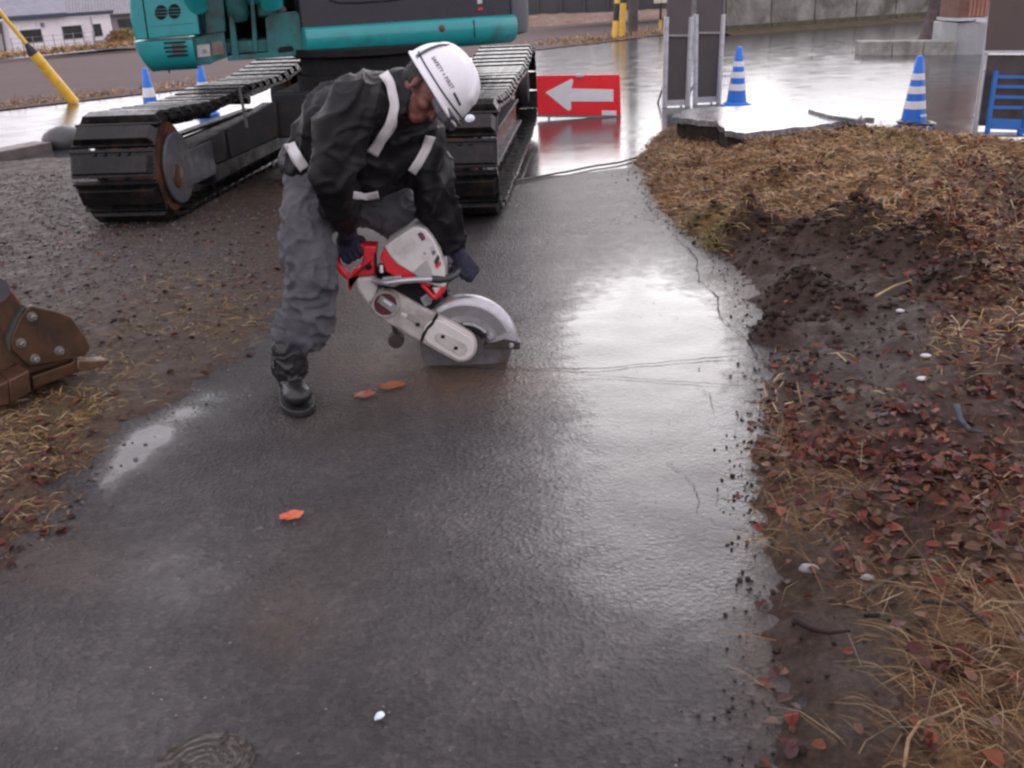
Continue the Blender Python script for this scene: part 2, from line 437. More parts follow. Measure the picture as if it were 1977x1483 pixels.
seam([(1380, 668), (1400, 655), (1420, 668), (1405, 682)], 0.004, 2, 5, 9)
tag(ck.build('pavement_crack', mat('crack_dark', (0.018, 0.014, 0.012), 0.7, var=0.4, scale=40), smooth=0), kind='structure')

# ---- earth verges: height fields that rise through the path
def heightfield(name, poly, hf, cf, m, step, bb, margin=0.12):
    x0, x1, y0, y1 = bb; nx = int((x1 - x0) / step) + 1; ny = int((y1 - y0) / step) + 1
    idx = {}; V = []; C = []; D = []
    for j in range(ny):
        for i in range(nx):
            x = x0 + i * step; y = y0 + j * step
            d = sdist(x, y, poly)
            if d > -margin - 0.1:
                idx[(i, j)] = len(V); V.append((x, y, hf(x, y, d))); C.append(cf(x, y, d))
    F = []
    for j in range(ny - 1):
        for i in range(nx - 1):
            q = [idx.get(k) for k in ((i, j), (i + 1, j), (i + 1, j + 1), (i, j + 1))]
            if None not in q: F.append(q)
    b = MB(); b.add(V, F); b.c = C
    o = b.build(name, m, smooth=180); return o
BANK = wpoly([(1440, 1620), (1440, 1450), (1445, 1300), (1440, 1090), (1418, 930), (1450, 800), (1462, 700), (1450, 600), (1395, 510), (1330, 462), (1265, 415), (1235, 355), (1215, 310), (1255, 262), (1310, 225), (1450, 215), (1690, 262), (1977, 300), (2250, 330), (2500, 1600)])
HEAP = [(at_z(x, y), r, a) for x, y, r, a in ((1440, 470, .17, .10), (1540, 505, .2, .06), (1640, 500, .16, .10), (1700, 540, .15, .06), (1800, 530, .2, .07), (1540, 590, .14, .08), (1600, 620, .15, .04), (1860, 600, .16, .07), (1490, 650, .1, .05), (1500, 400, .2, .04), (1380, 440, .14, .05))]
SLABW = [tuple(at_z(x, y, 0.3)[:2]) for x, y in ((1290, 228), (1400, 256), (1440, 262), (1570, 247), (1700, 232), (1650, 206), (1450, 200), (1310, 212))]
def bank_h(x, y, d=None):
    if d is None: d = sdist(x, y, BANK)
    dn = d + 0.06 * fbm(x * 7, y * 7, 1.7) + 0.045 * fbm(x * 24, y * 24, 6.1)
    h = -0.035 + sstep(-0.06, 0.22, dn) * 0.075 + sstep(0.1, 0.9, d) * 0.06 * (0.4 + sstep(2.2, 4.0, y))
    h += sstep(3.6, 6.5, y) * sstep(0.0, 1.5, d) * 0.17
    k = sstep(-0.02, 0.25, d)
    h += k * ((0.02 + 0.025 * sstep(3, 4.5, y)) * fbm(x * 4, y * 4, 0.3) + 0.012 * fbm(x * 17, y * 17, 5.0) + 0.006 * fbm(x * 45, y * 45, 8.0, 2))
    if y > 8: h = lerp(h, min(h, 0.10), sstep(-0.3, 0.06, sdist(x, y, SLABW)))
    for c, r, a in HEAP:
        q = ((x - c.x) ** 2 + (y - c.y) ** 2) / (r * r)
        if q < 5: h += 1.7 * a * math.exp(-q) * (1 + 0.5 * fbm(x * 13, y * 13, 2))
    return h
GRASS = [(1620, 545, 210, 48, -1.3), (1480, 480, 70, 35, -0.9), (1800, 590, 90, 40, -0.6), (1440, 340, 210, 110, 1.5), (1700, 300, 240, 60, 1.3), (1900, 330, 160, 40, 1.0), (1690, 420, 170, 60, 1.1), (1800, 480, 120, 60, 0.9), (1900, 600, 110, 90, 0.7), (1360, 430, 80, 26, 0.9), (1540, 860, 110, 70, 0.6), (1530, 990, 90, 40, 0.6), (1910, 1230, 110, 120, 1.8), (1960, 1420, 140, 95, 1.8), (1700, 1110, 60, 50, 0.55), (1620, 930, 120, 50, 0.35), (1930, 960, 90, 90, 0.5), (1480, 780, 50, 40, 0.4)]
GREEN = [(1340, 432, 90, 22, 0.9), (1395, 455, 40, 14, 0.9), (1760, 340, 60, 40, 0.4), (1545, 935, 22, 16, 0.9), (1480, 790, 20, 12, 0.7), (1950, 380, 40, 40, 0.4), (1680, 320, 60, 30, 0.3), (1850, 775, 30, 12, 0.5)]
LEAF = [(1880, 500, 130, 130, 0.75), (1770, 880, 210, 100, 1.0), (1900, 980, 120, 120, 0.9), (1560, 690, 70, 70, 0.25), (1450, 330, 180, 100, 0.09), (1650, 900, 150, 60, 0.6), (1880, 1330, 130, 120, 0.35), (1500, 850, 70, 100, 0.35), (1530, 1330, 50, 100, 0.15), (1700, 300, 120, 40, 0.12), (1950, 760, 80, 80, 0.5), (1500, 780, 60, 40, 0.3), (1660, 1040, 90, 60, 0.5)]
GREY = [(1700, 660, 200, 60, 1.0), (1600, 770, 160, 50, 0.6), (1640, 1290, 130, 100, 0.5), (1620, 740, 120, 60, 0.7)]
def bank_c(x, y, d):
    px, py = proj(Vector((x, y, 0.05)))
    gr = min(1, blob(px, py, GRASS) * 1.1) * (0.6 + 0.6 * noise.noise(Vector((x * 9, y * 9, 0)))); gy = min(1, blob(px, py, GREY))
    lf = min(1, blob(px, py, LEAF))
    gr = max(0, min(1, gr)); c = Vector((0.043, 0.026, 0.018))
    c = c.lerp(Vector((0.06, 0.047, 0.039)), gy)
    c = c.lerp(Vector((0.21, 0.125, 0.062)), gr * 0.9)
    c = c.lerp(Vector((0.06, 0.018, 0.014)), lf * 0.5)
    return c
bank = heightfield('bank', BANK, bank_h, bank_c, soil_mat('bank_soil'), 0.03, (-0.1, 5.4, 1.1, 10.6))
tag(bank, kind='structure')

DIRT = wpoly([(-700, 1750), (-200, 1300), (-20, 1200), (90, 1100), (165, 1005), (215, 915), (260, 880), (330, 815), (420, 765), (505, 700), (555, 640), (590, 560), (600, 470), (640, 395), (700, 340), (400, 300), (180, 300), (0, 310), (-500, 330)])
PUD = wpoly([(212, 905), (235, 870), (262, 850), (258, 812), (300, 800), (350, 782), (420, 752), (470, 748), (420, 800), (372, 850), (350, 900), (300, 925), (250, 935)])
def dirt_h(x, y, d=None):
    if d is None: d = sdist(x, y, DIRT)
    dn = d + 0.13 * fbm(x * 4, y * 4, 3.1) + 0.07 * fbm(x * 14, y * 14, 5.1)
    h = -0.03 + sstep(-0.1, 0.3, dn) * 0.05 + sstep(0.2, 1.2, d) * 0.012
    k = sstep(-0.05, 0.3, d)
    h += k * (0.012 * fbm(x * 4, y * 4, 7) + 0.010 * fbm(x * 16, y * 16, 1.0) + 0.006 * fbm(x * 40, y * 40, 2.2, 3))
    dp = sdist(x, y, PUD) + 0.035 * fbm(x * 12, y * 12, 4.4)
    h = lerp(h, -0.02, sstep(-0.1, 0.05, dp))
    return h
DGR = [(90, 820, 160, 70, 0.9), (60, 950, 130, 80, 0.8), (200, 740, 60, 40, 0.6), (230, 690, 90, 40, 0.35), (420, 620, 110, 60, 0.35), (60, 390, 60, 40, 0.3), (350, 580, 120, 50, 0.25), (130, 1010, 70, 40, 0.4), (30, 860, 80, 90, 0.5)]
DGRAV = [(150, 520, 260, 90, 0.8), (80, 380, 160, 60, 0.7), (400, 480, 160, 90, 0.6)]
DRED = [(100, 1080, 90, 50, 0.9), (40, 980, 110, 90, 0.5), (120, 900, 120, 60, 0.35)]
def dirt_c(x, y, d):
    px, py = proj(Vector((x, y, 0)))
    c = Vector((0.064, 0.042, 0.031))
    c = c.lerp(Vector((0.082, 0.068, 0.06)), min(1, blob(px, py, DGRAV)))
    gr = max(0, min(1, blob(px, py, DGR) * (0.7 + 0.8 * noise.noise(Vector((x * 8, y * 8, 3))))))
    c = c.lerp(Vector((0.10, 0.066, 0.033)), gr * 0.8)
    c = c.lerp(Vector((0.055, 0.019, 0.012)), min(1, blob(px, py, DRED)) * 0.8)
    return c
tag(heightfield('dirt_verge', DIRT, dirt_h, dirt_c, soil_mat('dirt_soil', 0.5), 0.035, (-6.8, 0.2, 1.0, 11.6)), kind='structure')
# ---- rain ripple rings in the shallow water near the viewer
rc = at_z(392, 1476, 0.0055); V = []; nr, na = 60, 64
for j in range(nr + 1):
    r_ = 0.105 * j / nr; a_ = 0.0006 * math.sin(r_ * 2 * PI / 0.019) * sstep(0.1, 0.05, r_) * sstep(0.0, 0.02, r_)
    for i in range(na):
        t = 2 * PI * i / na; V.append((rc.x + math.cos(t) * r_ * (1 + 0.03 * math.sin(3 * t)), rc.y + math.sin(t) * r_ * 0.95, rc.z + a_ + 0.0016 * fbm(math.cos(t) * r_ * 45, math.sin(t) * r_ * 45)))
rp_ = MB(); rp_.add(V, [(j * na + i, j * na + (i + 1) % na, (j + 1) * na + (i + 1) % na, (j + 1) * na + i) for j in range(nr) for i in range(na)])
tag(rp_.build('puddle', mat('dark_puddle', (0.035, 0.027, 0.022), 0.12, 0, 0.2, 20, None, 0, 3, 0, 60, 0.02, 0.3), smooth=180), kind='structure')
# ---- loose growth and litter that nobody could count
def blades(name, pts, m, kind='stuff'):
    """pts: (x, y, z, heading, length, rise, width, colour)"""
    b = MB(); C = []; V = []; F = []
    for (x, y, z, hd, L, rise, wd, col) in pts:
        d = Vector((math.cos(hd), math.sin(hd), 0)); s = Vector((-d.y, d.x, 0)) * wd * 0.5
        bend = rnd.uniform(-0.25, 0.25); tilt = Vector((0, 0, 1)) * rnd.uniform(-0.5, 0.5) * wd
        p0 = Vector((x, y, z)); p1 = p0 + d * L * 0.5 + Vector((0, 0, rise * L * 0.8)); d2 = (d + s.normalized() * bend).normalized()
        p2 = p1 + d2 * L * 0.5 + Vector((0, 0, rise * L * rnd.uniform(-0.9, 0.25)))
        n = len(V)
        V += [p0 - s - tilt, p0 + s + tilt, p1 - s * 0.85 - tilt, p1 + s * 0.85 + tilt, p2]
        F += [[n, n + 1, n + 3, n + 2], [n + 2, n + 3, n + 4]]
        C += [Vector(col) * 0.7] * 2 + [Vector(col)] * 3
    b.v = V; b.f = F; b.c = C
    return tag(b.build(name, m, smooth=0, normals=False), kind=kind)
straw = colattr_mat('straw', 0.7, 0.2); leafm = colattr_mat('leaf_litter', 0.6, 0.3); stone = colattr_mat('stones', 0.5, 0.45)
def straw_col(green=0.0):
    c = rnd.choice([(0.36, 0.21, 0.09), (0.28, 0.15, 0.062), (0.42, 0.28, 0.14), (0.20, 0.10, 0.044), (0.14, 0.062, 0.032), (0.46, 0.35, 0.21)])
    c = Vector(c) * rnd.uniform(0.85, 1.5)
    return c.lerp(Vector((0.13, 0.17, 0.035)), green * rnd.random())
B = []; tries = 0
while len(B) < 105000 and tries < 900000:
    tries += 1
    y = 1.3 + 9.2 * rnd.random() ** 1.25; x = rnd.uniform(0.2, 5.0)
    px, py = proj(Vector((x, y, 0.08)))
    if px < 1180 or px > 2120 or py > 1650: continue
    if sdist(x, y, BANK) < 0.02: continue
    cl = 0.6 + 0.9 * noise.noise(Vector((x * 6, y * 6, 11))); under = rnd.random() < 0.6
    dens = blob(px, py, GRASS)
    if rnd.random() > dens * cl + 0.012: continue
    near = y < 3.2
    L = rnd.uniform(0.05, 0.14) * (1.0 if y > 3 else 1.35) * (0.6 if under else 1)
    hd = rnd.gauss(2.6, 0.9) if py > 1100 else rnd.uniform(0, 6.28)
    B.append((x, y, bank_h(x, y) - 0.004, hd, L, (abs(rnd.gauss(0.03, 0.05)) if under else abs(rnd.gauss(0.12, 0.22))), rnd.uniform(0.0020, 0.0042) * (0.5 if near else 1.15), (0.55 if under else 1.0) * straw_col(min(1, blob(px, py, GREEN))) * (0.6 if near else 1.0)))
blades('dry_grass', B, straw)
B = []; tries = 0
while len(B) < 5500 and tries < 200000:
    tries += 1
    y = rnd.uniform(1.4, 7.5); x = rnd.uniform(-4.5, -0.3); px, py = proj(Vector((x, y, 0)))
    if px < -80 or px > 620 or py > 1550 or sdist(x, y, DIRT) < 0.03: continue
    if rnd.random() > blob(px, py, DGR) * (0.4 + noise.noise(Vector((x * 5, y * 5, 2)))) + 0.004: continue
    B.append((x, y, dirt_h(x, y) - 0.003, rnd.uniform(0, 6.28), rnd.uniform(0.03, 0.10), abs(rnd.gauss(0.05, 0.12)), rnd.uniform(0.0018, 0.0035), straw_col(0.35) * 0.8))
blades('withered_grass', B, straw)
def leaves(name, pts, m):
    b = MB(); V = []; F = []; C = []
    for (x, y, z, hd, s, col, tilt) in pts:
        M = Matrix.Rotation(hd, 3, 'Z') @ Matrix.Rotation(tilt, 3, 'X') @ Matrix.Rotation(rnd.gauss(0, 0.3), 3, 'Y')
        cu = rnd.uniform(0.1, 0.55); n = len(V); P = Vector((x, y, z))
        sh = [(0, 0, 0), (0.55, 0, 0.0), (-0.5, 0, 0), (0.2, 0.33, cu), (-0.2, 0.34, cu), (-0.42, 0.16, cu * 0.4), (0.2, -0.33, cu), (-0.2, -0.34, cu), (-0.42, -0.16, cu * 0.4)]
        V += [P + M @ (Vector((a * s, q * s * rnd.uniform(0.85, 1.15), c * s * 0.6))) for a, q, c in sh]
        F += [[n, n + 1, n + 3], [n, n + 3, n + 4], [n, n + 4, n + 5, n + 2], [n, n + 6, n + 1], [n, n + 7, n + 6], [n, n + 2, n + 8, n + 7]]
        C += [Vector(col) * rnd.uniform(0.8, 1.1) for _ in sh]
    b.v = V; b.f = F; b.c = C
    return tag(b.build(name, m, smooth=0, normals=False), kind='stuff')
def leaf_col():
    return Vector(rnd.choice([(0.11, 0.018, 0.014), (0.07, 0.014, 0.013), (0.17, 0.033, 0.02), (0.10, 0.037, 0.022), (0.15, 0.075, 0.045), (0.05, 0.02, 0.017), (0.20, 0.06, 0.028), (0.14, 0.085, 0.07), (0.12, 0.06, 0.03)])) * rnd.uniform(0.5, 0.95)
B = []; tries = 0
while len(B) < 4300 and tries < 200000:
    tries += 1
    y = 1.3 + 8.6 * rnd.random() ** 1.2; x = rnd.uniform(0.3, 5.0); px, py = proj(Vector((x, y, 0.08)))
    if px < 1180 or px > 2100 or py > 1600: continue
    d = sdist(x, y, BANK)
    if d < 0.0: continue
    if rnd.random() > blob(px, py, LEAF) * (0.6 + noise.noise(Vector((x * 4, y * 4, 5)))) + 0.015: continue
    B.append((x, y, bank_h(x, y, d) + rnd.uniform(0.004, 0.022), rnd.uniform(0, 6.28), rnd.uniform(0.018, 0.046), leaf_col(), rnd.gauss(0, 0.4)))
leaves('leaf_litter', B, leafm)
B = []; tries = 0
while len(B) < 420 and tries < 60000:
    tries += 1
    y = rnd.uniform(1.5, 7); x = rnd.uniform(-4.5, -0.4); px, py = proj(Vector((x, y, 0)))
    if px < -50 or px > 620 or sdist(x, y, DIRT) < 0.0: continue
    if rnd.random() > blob(px, py, DRED) + 0.06: continue
    B.append((x, y, dirt_h(x, y) + 0.004, rnd.uniform(0, 6.28), rnd.uniform(0.02, 0.045), leaf_col() * (1.3 if rnd.random() < 0.3 else 0.8), rnd.gauss(0, 0.2)))
leaves('fallen_leaf_scatter', B, leafm)
ico = []
_b = bmesh.new(); bmesh.ops.create_icosphere(_b, subdivisions=1, radius=1); IV = [v.co.copy() for v in _b.verts]; IF = [[v.index for v in f.verts] for f in _b.faces]; _b.free()
def rocks(name, pts, m):
    b = MB(); V = []; F = []; C = []
    for (x, y, z, s, fl, col) in pts:
        n = len(V); sx, sy = rnd.uniform(0.7, 1.3), rnd.uniform(0.7, 1.3); a = rnd.uniform(0, 6.28); ca, sa = math.cos(a), math.sin(a)
        for v in IV:
            k = rnd.uniform(0.75, 1.15); qx, qy = v.x * sx * k, v.y * sy * k
            V.append(Vector((x + (qx * ca - qy * sa) * s, y + (qx * sa + qy * ca) * s, z + v.z * s * fl * k)))
        F += [[i + n for i in f] for f in IF]; C += [col] * len(IV)
    b.v = V; b.f = F; b.c = C
    return tag(b.build(name, m, smooth=50, normals=False), kind='stuff')
B = []; tries = 0
while len(B) < 5200 and tries < 200000:
    tries += 1
    y = rnd.uniform(2.4, 9.5); x = rnd.uniform(-5.5, -0.2); px, py = proj(Vector((x, y, 0)))
    if px < -60 or px > 640: continue
    dd = sdist(x, y, DIRT)
    if dd < 0.05 and rnd.random() > 0.9 * math.exp(dd * 9): continue
    if rnd.random() > blob(px, py, DGRAV) + 0.10: continue
    s = rnd.uniform(0.004, 0.011) * (2.0 if rnd.random() < 0.04 else 1)
    g_ = rnd.uniform(0.04, 0.11); B.append((x, y, max(0, dirt_h(x, y)) + s * 0.15, s, 0.7, (g_ * 1.05, g_ * 0.93, g_ * 0.86)))
rocks('gravel', B, stone)
B = []; tries = 0
while len(B) < 2000 and tries < 200000:
    tries += 1
    y = 1.35 + 7.5 * rnd.random() ** 1.3; x = rnd.uniform(-0.2, 4.5); px, py = proj(Vector((x, y, 0)))
    if px < 1180 or px > 2050: continue
    d = sdist(x, y, BANK)
    if d < -0.30: continue
    if d < 0.06:
        if rnd.random() > math.exp(-abs(d) * 26) * 0.8: continue
        s = rnd.uniform(0.0018, 0.0065) * (1.5 if rnd.random() < 0.1 else 1)
    else:
        hp = sum(a * 8 * math.exp(-((x - c.x) ** 2 + (y - c.y) ** 2) / (r * r)) for c, r, a in HEAP)
        if rnd.random() > 0.05 + hp + 0.25 * min(1, blob(px, py, GREY)): continue
        s = rnd.uniform(0.004, 0.012) * (2.0 if rnd.random() < 0.06 else 1)
    g_ = rnd.uniform(0.5, 1.2); B.append((x, y, max(0.002, bank_h(x, y, d)) + s * 0.25, s, 0.75, (0.045 * g_, 0.031 * g_, 0.025 * g_)))
for _ in range(750):
    c, r, a = rnd.choice(HEAP); x, y = rnd.gauss(c.x, r * 0.75), rnd.gauss(c.y, r * 0.75); s = rnd.uniform(0.008, 0.026); g_ = rnd.uniform(0.5, 1.0)
    d = sdist(x, y, BANK)
    if d > -0.03: B.append((x, y, max(0.002, bank_h(x, y, d)) + s * 0.15, s, 0.7, (0.042 * g_, 0.026 * g_, 0.018 * g_)))
rocks('soil_clods', B, soil_mat('clod_soil', 0.7))
B = []
for _ in range(900):
    y = 1.4 + 6.0 * rnd.random() ** 1.5; x = rnd.uniform(-2.0, 1.6)
    if sdist(x, y, BANK) > -0.02 or sdist(x, y, DIRT) > -0.02: continue
    s = rnd.uniform(0.0012, 0.0032); g_ = rnd.uniform(0.03, 0.22); B.append((x, y, 0.006, s, 0.6, (g_, g_ * 0.95, g_ * 0.88)))
rocks('grit', B, stone)
# ================================================================ THINGS IN THE BACKGROUND
galv = mat('galvanised_steel', (0.55, 0.56, 0.58), 0.38, 0.55, 0.12, 9, (0.3, 0.29, 0.28), 0.2, 8)
conc = mat('concrete', (0.33, 0.32, 0.29), 0.75, 0, 0.2, 5, (0.13, 0.125, 0.105), 0.45, 2.2, 0.25, 40)
conc_old = mat('old_concrete', (0.27, 0.26, 0.235), 0.8, 0, 0.28, 2.5, (0.10, 0.095, 0.075), 0.6, 1.1, 0.3, 25)
yel = mat('yellow_plastic', (0.78, 0.47, 0.05), 0.4, 0, 0.1, 5, (0.4, 0.22, 0.03), 0.25, 6)
blk = mat('black_rubber', (0.018, 0.018, 0.019), 0.5, 0, 0.3, 12)
white_wall = mat('white_render', (0.86, 0.83, 0.84), 0.7, 0, 0.05, 1.5, (0.5, 0.47, 0.46), 0.2, 0.8)
fascia = mat('slate_blue_fascia', (0.035, 0.06, 0.085), 0.5, 0, 0.15, 3)
roofm = mat('grey_sheet_roof', (0.17, 0.17, 0.21), 0.45, 0, 0.1, 1.2)
glassd = mat('dark_window', (0.035, 0.042, 0.04), 0.12, 0, 0.3, 1.5)
grey_wall = mat('weathered_wall', (0.25, 0.23, 0.24), 0.8, 0, 0.15, 1.2)
white_paint = mat('white_paint', (0.8, 0.8, 0.8), 0.5, 0, 0.06, 8)

# ---- white house (far, on the lower ground)
PL, PR = at_y(27, 109, 80.0), at_y(223, 90, 86.5)
hx = Vector((PR.x - PL.x, PR.y - PL.y, 0)).normalized(); hn = Vector((-hx.y, hx.x, 0))   # hn points away from the viewer
zb = min(PL.z, PR.z) - 0.05
def hp(px, py, out=0.0): return at_pl(px, py, PL - hn * out, hn)
house = thing('house', (PL.x, PL.y, zb), 'white single storey house with three dark windows and a grey roof', 'house'); hi = invof(house)
def solidwall(pxs, depth, root, inv, name, m, out=0.0, **k):
    b = MB(); b.prism([hp(x, y, out) for x, y in pxs], hn * depth); return b.build(name, m, root, inv, **k)
solidwall([(14, 40), (27, 113), (224, 94), (211, 27)], 6.0, house, hi, 'wall', white_wall)
b = MB(); pts = [hp(182, 79, 0.02), hp(221.5, 75.5, 0.02), hp(224, 94, 0.02), hp(184, 97, 0.02)]; b.prism(pts, hn * 0.015); b.build('foundation', mat('grey_plinth', (0.3, 0.29, 0.3), 0.8), house, hi)
for (a, bb, c, d_) in (((39, 60), (77, 57), (82, 80), (45, 83.5)), ((120, 52.5), (155, 49.5), (160, 72.5), (125, 76)), ((178, 48), (193, 46.5), (198, 68), (183, 70))):
    q = [hp(*p, 0.0) for p in (a, bb, c, d_)]; cen = sum(q, Vector()) / 4
    fr = MB(); o_ = [cen + (p - cen) * 1.07 - hn * 0.05 for p in q]; i_ = [cen + (p - cen) * 0.94 - hn * 0.05 for p in q]
    fr.ring(o_, i_, hn * 0.08); wf = fr.build('window', mat('bronze_frame', (0.05, 0.055, 0.05), 0.4), house, hi)
    gl = MB(); gl.prism([cen + (p - cen) * 0.95 - hn * 0.015 for p in q], hn * 0.01); gl.build('pane', glassd, wf, None if False else hi)
    sh = MB(); sh.prism([cen + (q[0] - cen) * 1.15 - hn * 0.1, cen + (q[1] - cen) * 1.15 - hn * 0.1, cen + (q[1] - cen) * 1.08 - hn * 0.1, cen + (q[0] - cen) * 1.08 - hn * 0.1], hn * 0.09); sh.build('lintel', mat('pale_trim', (0.5, 0.48, 0.48), 0.6), wf, hi)
# fascia and roof
e0, e1 = hp(8, 40.5, 0.5), hp(219, 26.5, 0.5); t0, t1 = hp(8, 34, 0.5), hp(219, 19.5, 0.5)
b = MB(); b.prism([t0, t1, e1, e0], hn * 0.12); b.build('fascia', fascia, house, hi)
up = Vector((0, 0, 1)); b = MB(); r0, r1 = t0 + hn * 0.12, t0.lerp(t1, 0.56) + hn * 0.12
b.prism([r0, r1, r1 + hn * 4 + hx * 2.2 + up * 1.9, r0 + hn * 4 + up * 1.9], Vector((0, 0, 0.08))); b.build('roof', roofm, house, hi)
b = MB(); b.box(hp(82, 48, 0.06), (0.25, 0.2, 0.3)); b.build('vent_hood', grey_wall, house, hi, bev=0.02)
b = MB(); b.tube([hp(174, 33, 0.06), hp(178, 47, 0.06), hp(182, 62, 0.06), hp(183, 79, 0.06)], 0.035, 8); b.build('downpipe', grey_wall, house, hi)
# second house with a tiled roof to the right, behind
def tile_mat():
    m, nt, b = newmat('tiled_roof'); tc = N(nt, 'ShaderNodeTexCoord')
    br = N(nt, 'ShaderNodeTexBrick'); br.inputs['Scale'].default_value = 1.0; br.inputs['Brick Width'].default_value = 0.3; br.inputs['Row Height'].default_value = 0.26; br.inputs['Mortar Size'].default_value = 0.035
    br.inputs['Color1'].default_value = (0.20, 0.19, 0.22, 1); br.inputs['Color2'].default_value = (0.27, 0.26, 0.29, 1); br.inputs['Mortar'].default_value = (0.07, 0.065, 0.075, 1)
    mp = N(nt, 'ShaderNodeMapping'); mp.inputs['Rotation'].default_value = (0, 0, -math.atan2(hx.y, hx.x)); nt.links.new(tc.outputs['Object'], mp.inputs['Vector'])
    nt.links.new(mp.outputs[0], br.inputs['Vector']); nt.links.new(br.outputs['Color'], b.inputs['Base Color']); b.inputs['Roughness'].default_value = 0.45; return m
P2 = PL + hn * 7.0
def hq(px, py, out=0.0): return at_pl(px, py, P2 - hn * out, hn)
h2 = thing('tiled_house', tuple(hq(215, 92)), 'grey weathered house with a tiled roof, behind the end of the white house', 'house'); h2i = invof(h2)
b = MB(); b.prism([hq(120, 36), hq(150, 98), hq(300, 84), hq(300, 22)], hn * 6); b.build('wall', grey_wall, h2, h2i)
b = MB(); q0, q1 = hq(100, 38, 0.5), hq(310, 24, 0.5)
b.prism([q0, q1, q1 + hn * 5.5 + up * 3.0, q0 + hn * 5.5 + up * 3.0], Vector((0, 0, 0.12))); b.build('roof', tile_mat(), h2, h2i)
b = MB(); b.prism([hq(227, 38, 0.04), hq(262, 34, 0.04), hq(264, 55, 0.04), hq(231, 58, 0.04)], hn * 0.05); b.build('window', glassd, h2, h2i)
# third: dark house wall at the left rim
P3 = PL - hx * 1.2 + hn * 1.0
h3 = thing('brown_house', (P3.x - 3, P3.y, zb), 'brown grey house wall at the left rim of the photo beside the white house', 'house'); h3i = invof(h3)
def hr(px, py): return at_pl(px, py, P3, hn)
b = MB(); b.prism([hr(-60, 48), hr(-45, 125), hr(24, 111), hr(13, 43)], hn * 5); b.build('wall', mat('brown_wall', (0.16, 0.14, 0.14), 0.8), h3, h3i)
b = MB(); q0, q1 = hr(-70, 42) - hn * 0.4, hr(15, 34) - hn * 0.4; b.prism([q0, q1, q1 + hn * 4 + up * 1.7, q0 + hn * 4 + up * 1.7], Vector((0, 0, 0.15))); b.build('roof', fascia, h3, h3i)
b = MB(); q = [hr(-8, 66), hr(2, 65), hr(9, 104), hr(0, 105)]; b.prism([p - hn * 0.05 for p in q], hn * 0.04); b.build('door', mat('pale_door', (0.42, 0.43, 0.42), 0.6), h3, h3i)
# wire fence along the field in front of the white house
A, Bq = at_y(28, 108, 76), at_y(184, 92.5, 81)
fen = thing('wire_fence', (A.x, A.y, zb), 'thin grey wire fence with slim posts along the front of the white house', 'fence'); fi = invof(fen)
dirf = (Bq - A); nP = 9
for i in range(nP):
    p = A + dirf * (i / (nP - 1)); b = MB(); b.tube([p - up * 0.3, p + up * 1.25], 0.035, 6); b.build('post', grey_wall, fen, fi)
for k in range(4):
    b = MB(); b.tube([A + up * (0.15 + k * 0.34), Bq + up * (0.15 + k * 0.34)], 0.014, 5); b.build('wire', grey_wall, fen, fi)
# planting by the tiled house: two shrubs
def shrub(c, r, h, label, hue):
    root = thing('shrub', c, label, 'shrub', 'withered shrubs by the tiled house'); b = MB(); C = []; V = []; F = []
    for _ in range(900):
        a = rnd.uniform(0, 6.28); z = rnd.uniform(0, 1); rr = r * math.sqrt(rnd.random()) * (0.5 + 0.9 * math.sin(PI * min(0.95, z + 0.1)))
        p = Vector((math.cos(a) * rr, math.sin(a) * rr, z * h)); d = Vector((rnd.gauss(0, 1), rnd.gauss(0, 1), rnd.gauss(0.4, 1))).normalized(); e = d.orthogonal() * 0.05
        n = len(V); V += [p - e, p + e, p + d * 0.16]; F.append([n, n + 1, n + 2]); cc = Vector(hue) * rnd.uniform(0.5, 1.3); C += [cc] * 3
    b.v = V; b.f = F; b.c = C; b.build('foliage', straw, root, smooth=0, normals=False)
    b = MB()
    for k in range(5): b.tube([(0, 0, -0.15), (rnd.uniform(-.2, .2) * r, rnd.uniform(-.2, .2) * r, h * 0.5), (rnd.uniform(-.6, .6) * r, rnd.uniform(-.6, .6) * r, h * 0.9)], [0.04, 0.03, 0.01], 5)
    b.build('stem', mat('bark', (0.09, 0.065, 0.05), 0.8), root)
p = at_y(228, 86, 84); shrub(tuple(p), 0.7, 1.0, 'rust brown withered shrub next to the white house corner', (0.22, 0.13, 0.06))
p = at_y(247, 84, 86); shrub(tuple(p), 0.8, 1.15, 'yellow green shrub in front of the tiled house wall', (0.26, 0.22, 0.09))

# dry grass strips: along the road side of the field and along its far side
def strip(name, a, bq, wdt, n, hgt, seed, thin=0.01, z0=None):
    P = []; dv = Vector((bq.x - a.x, bq.y - a.y, 0)); L = dv.length; du = dv / L; dn = Vector((-du.y, du.x, 0))
    for _ in range(n):
        t = rnd.random(); o_ = rnd.gauss(0, wdt * 0.45); p = Vector(a).lerp(Vector(bq), t) + dn * o_
        if rnd.random() < 0.35 + 0.5 * noise.noise(Vector((t * L * 0.7, seed, 0))):
            P.append((p.x, p.y, p.z - 0.01, rnd.uniform(0, 6.28), rnd.uniform(0.6, 1.4) * hgt, abs(rnd.gauss(0.35, 0.3)), thin, straw_col(0.2)))
    blades(name, P, straw)
strip('roadside_grass', FA - edge * 3 + away * 0.6, FA + edge * 9.5 + away * 0.35, 0.7, 5200, 0.16, 1, 0.012)
strip('roadside_grass', FA + edge * 15.5 + away * 0.8, FA + edge * 22 + away * 1.0, 1.3, 2600, 0.2, 2, 0.015)
a_, b_ = at_y(-20, 116, 70), at_y(300, 84, 80)
strip('field_edge_grass', a_ + Vector((0, 0, 0.1)), b_ + Vector((0, 0, 0.1)), 2.2, 7000, 0.5, 3, 0.05)
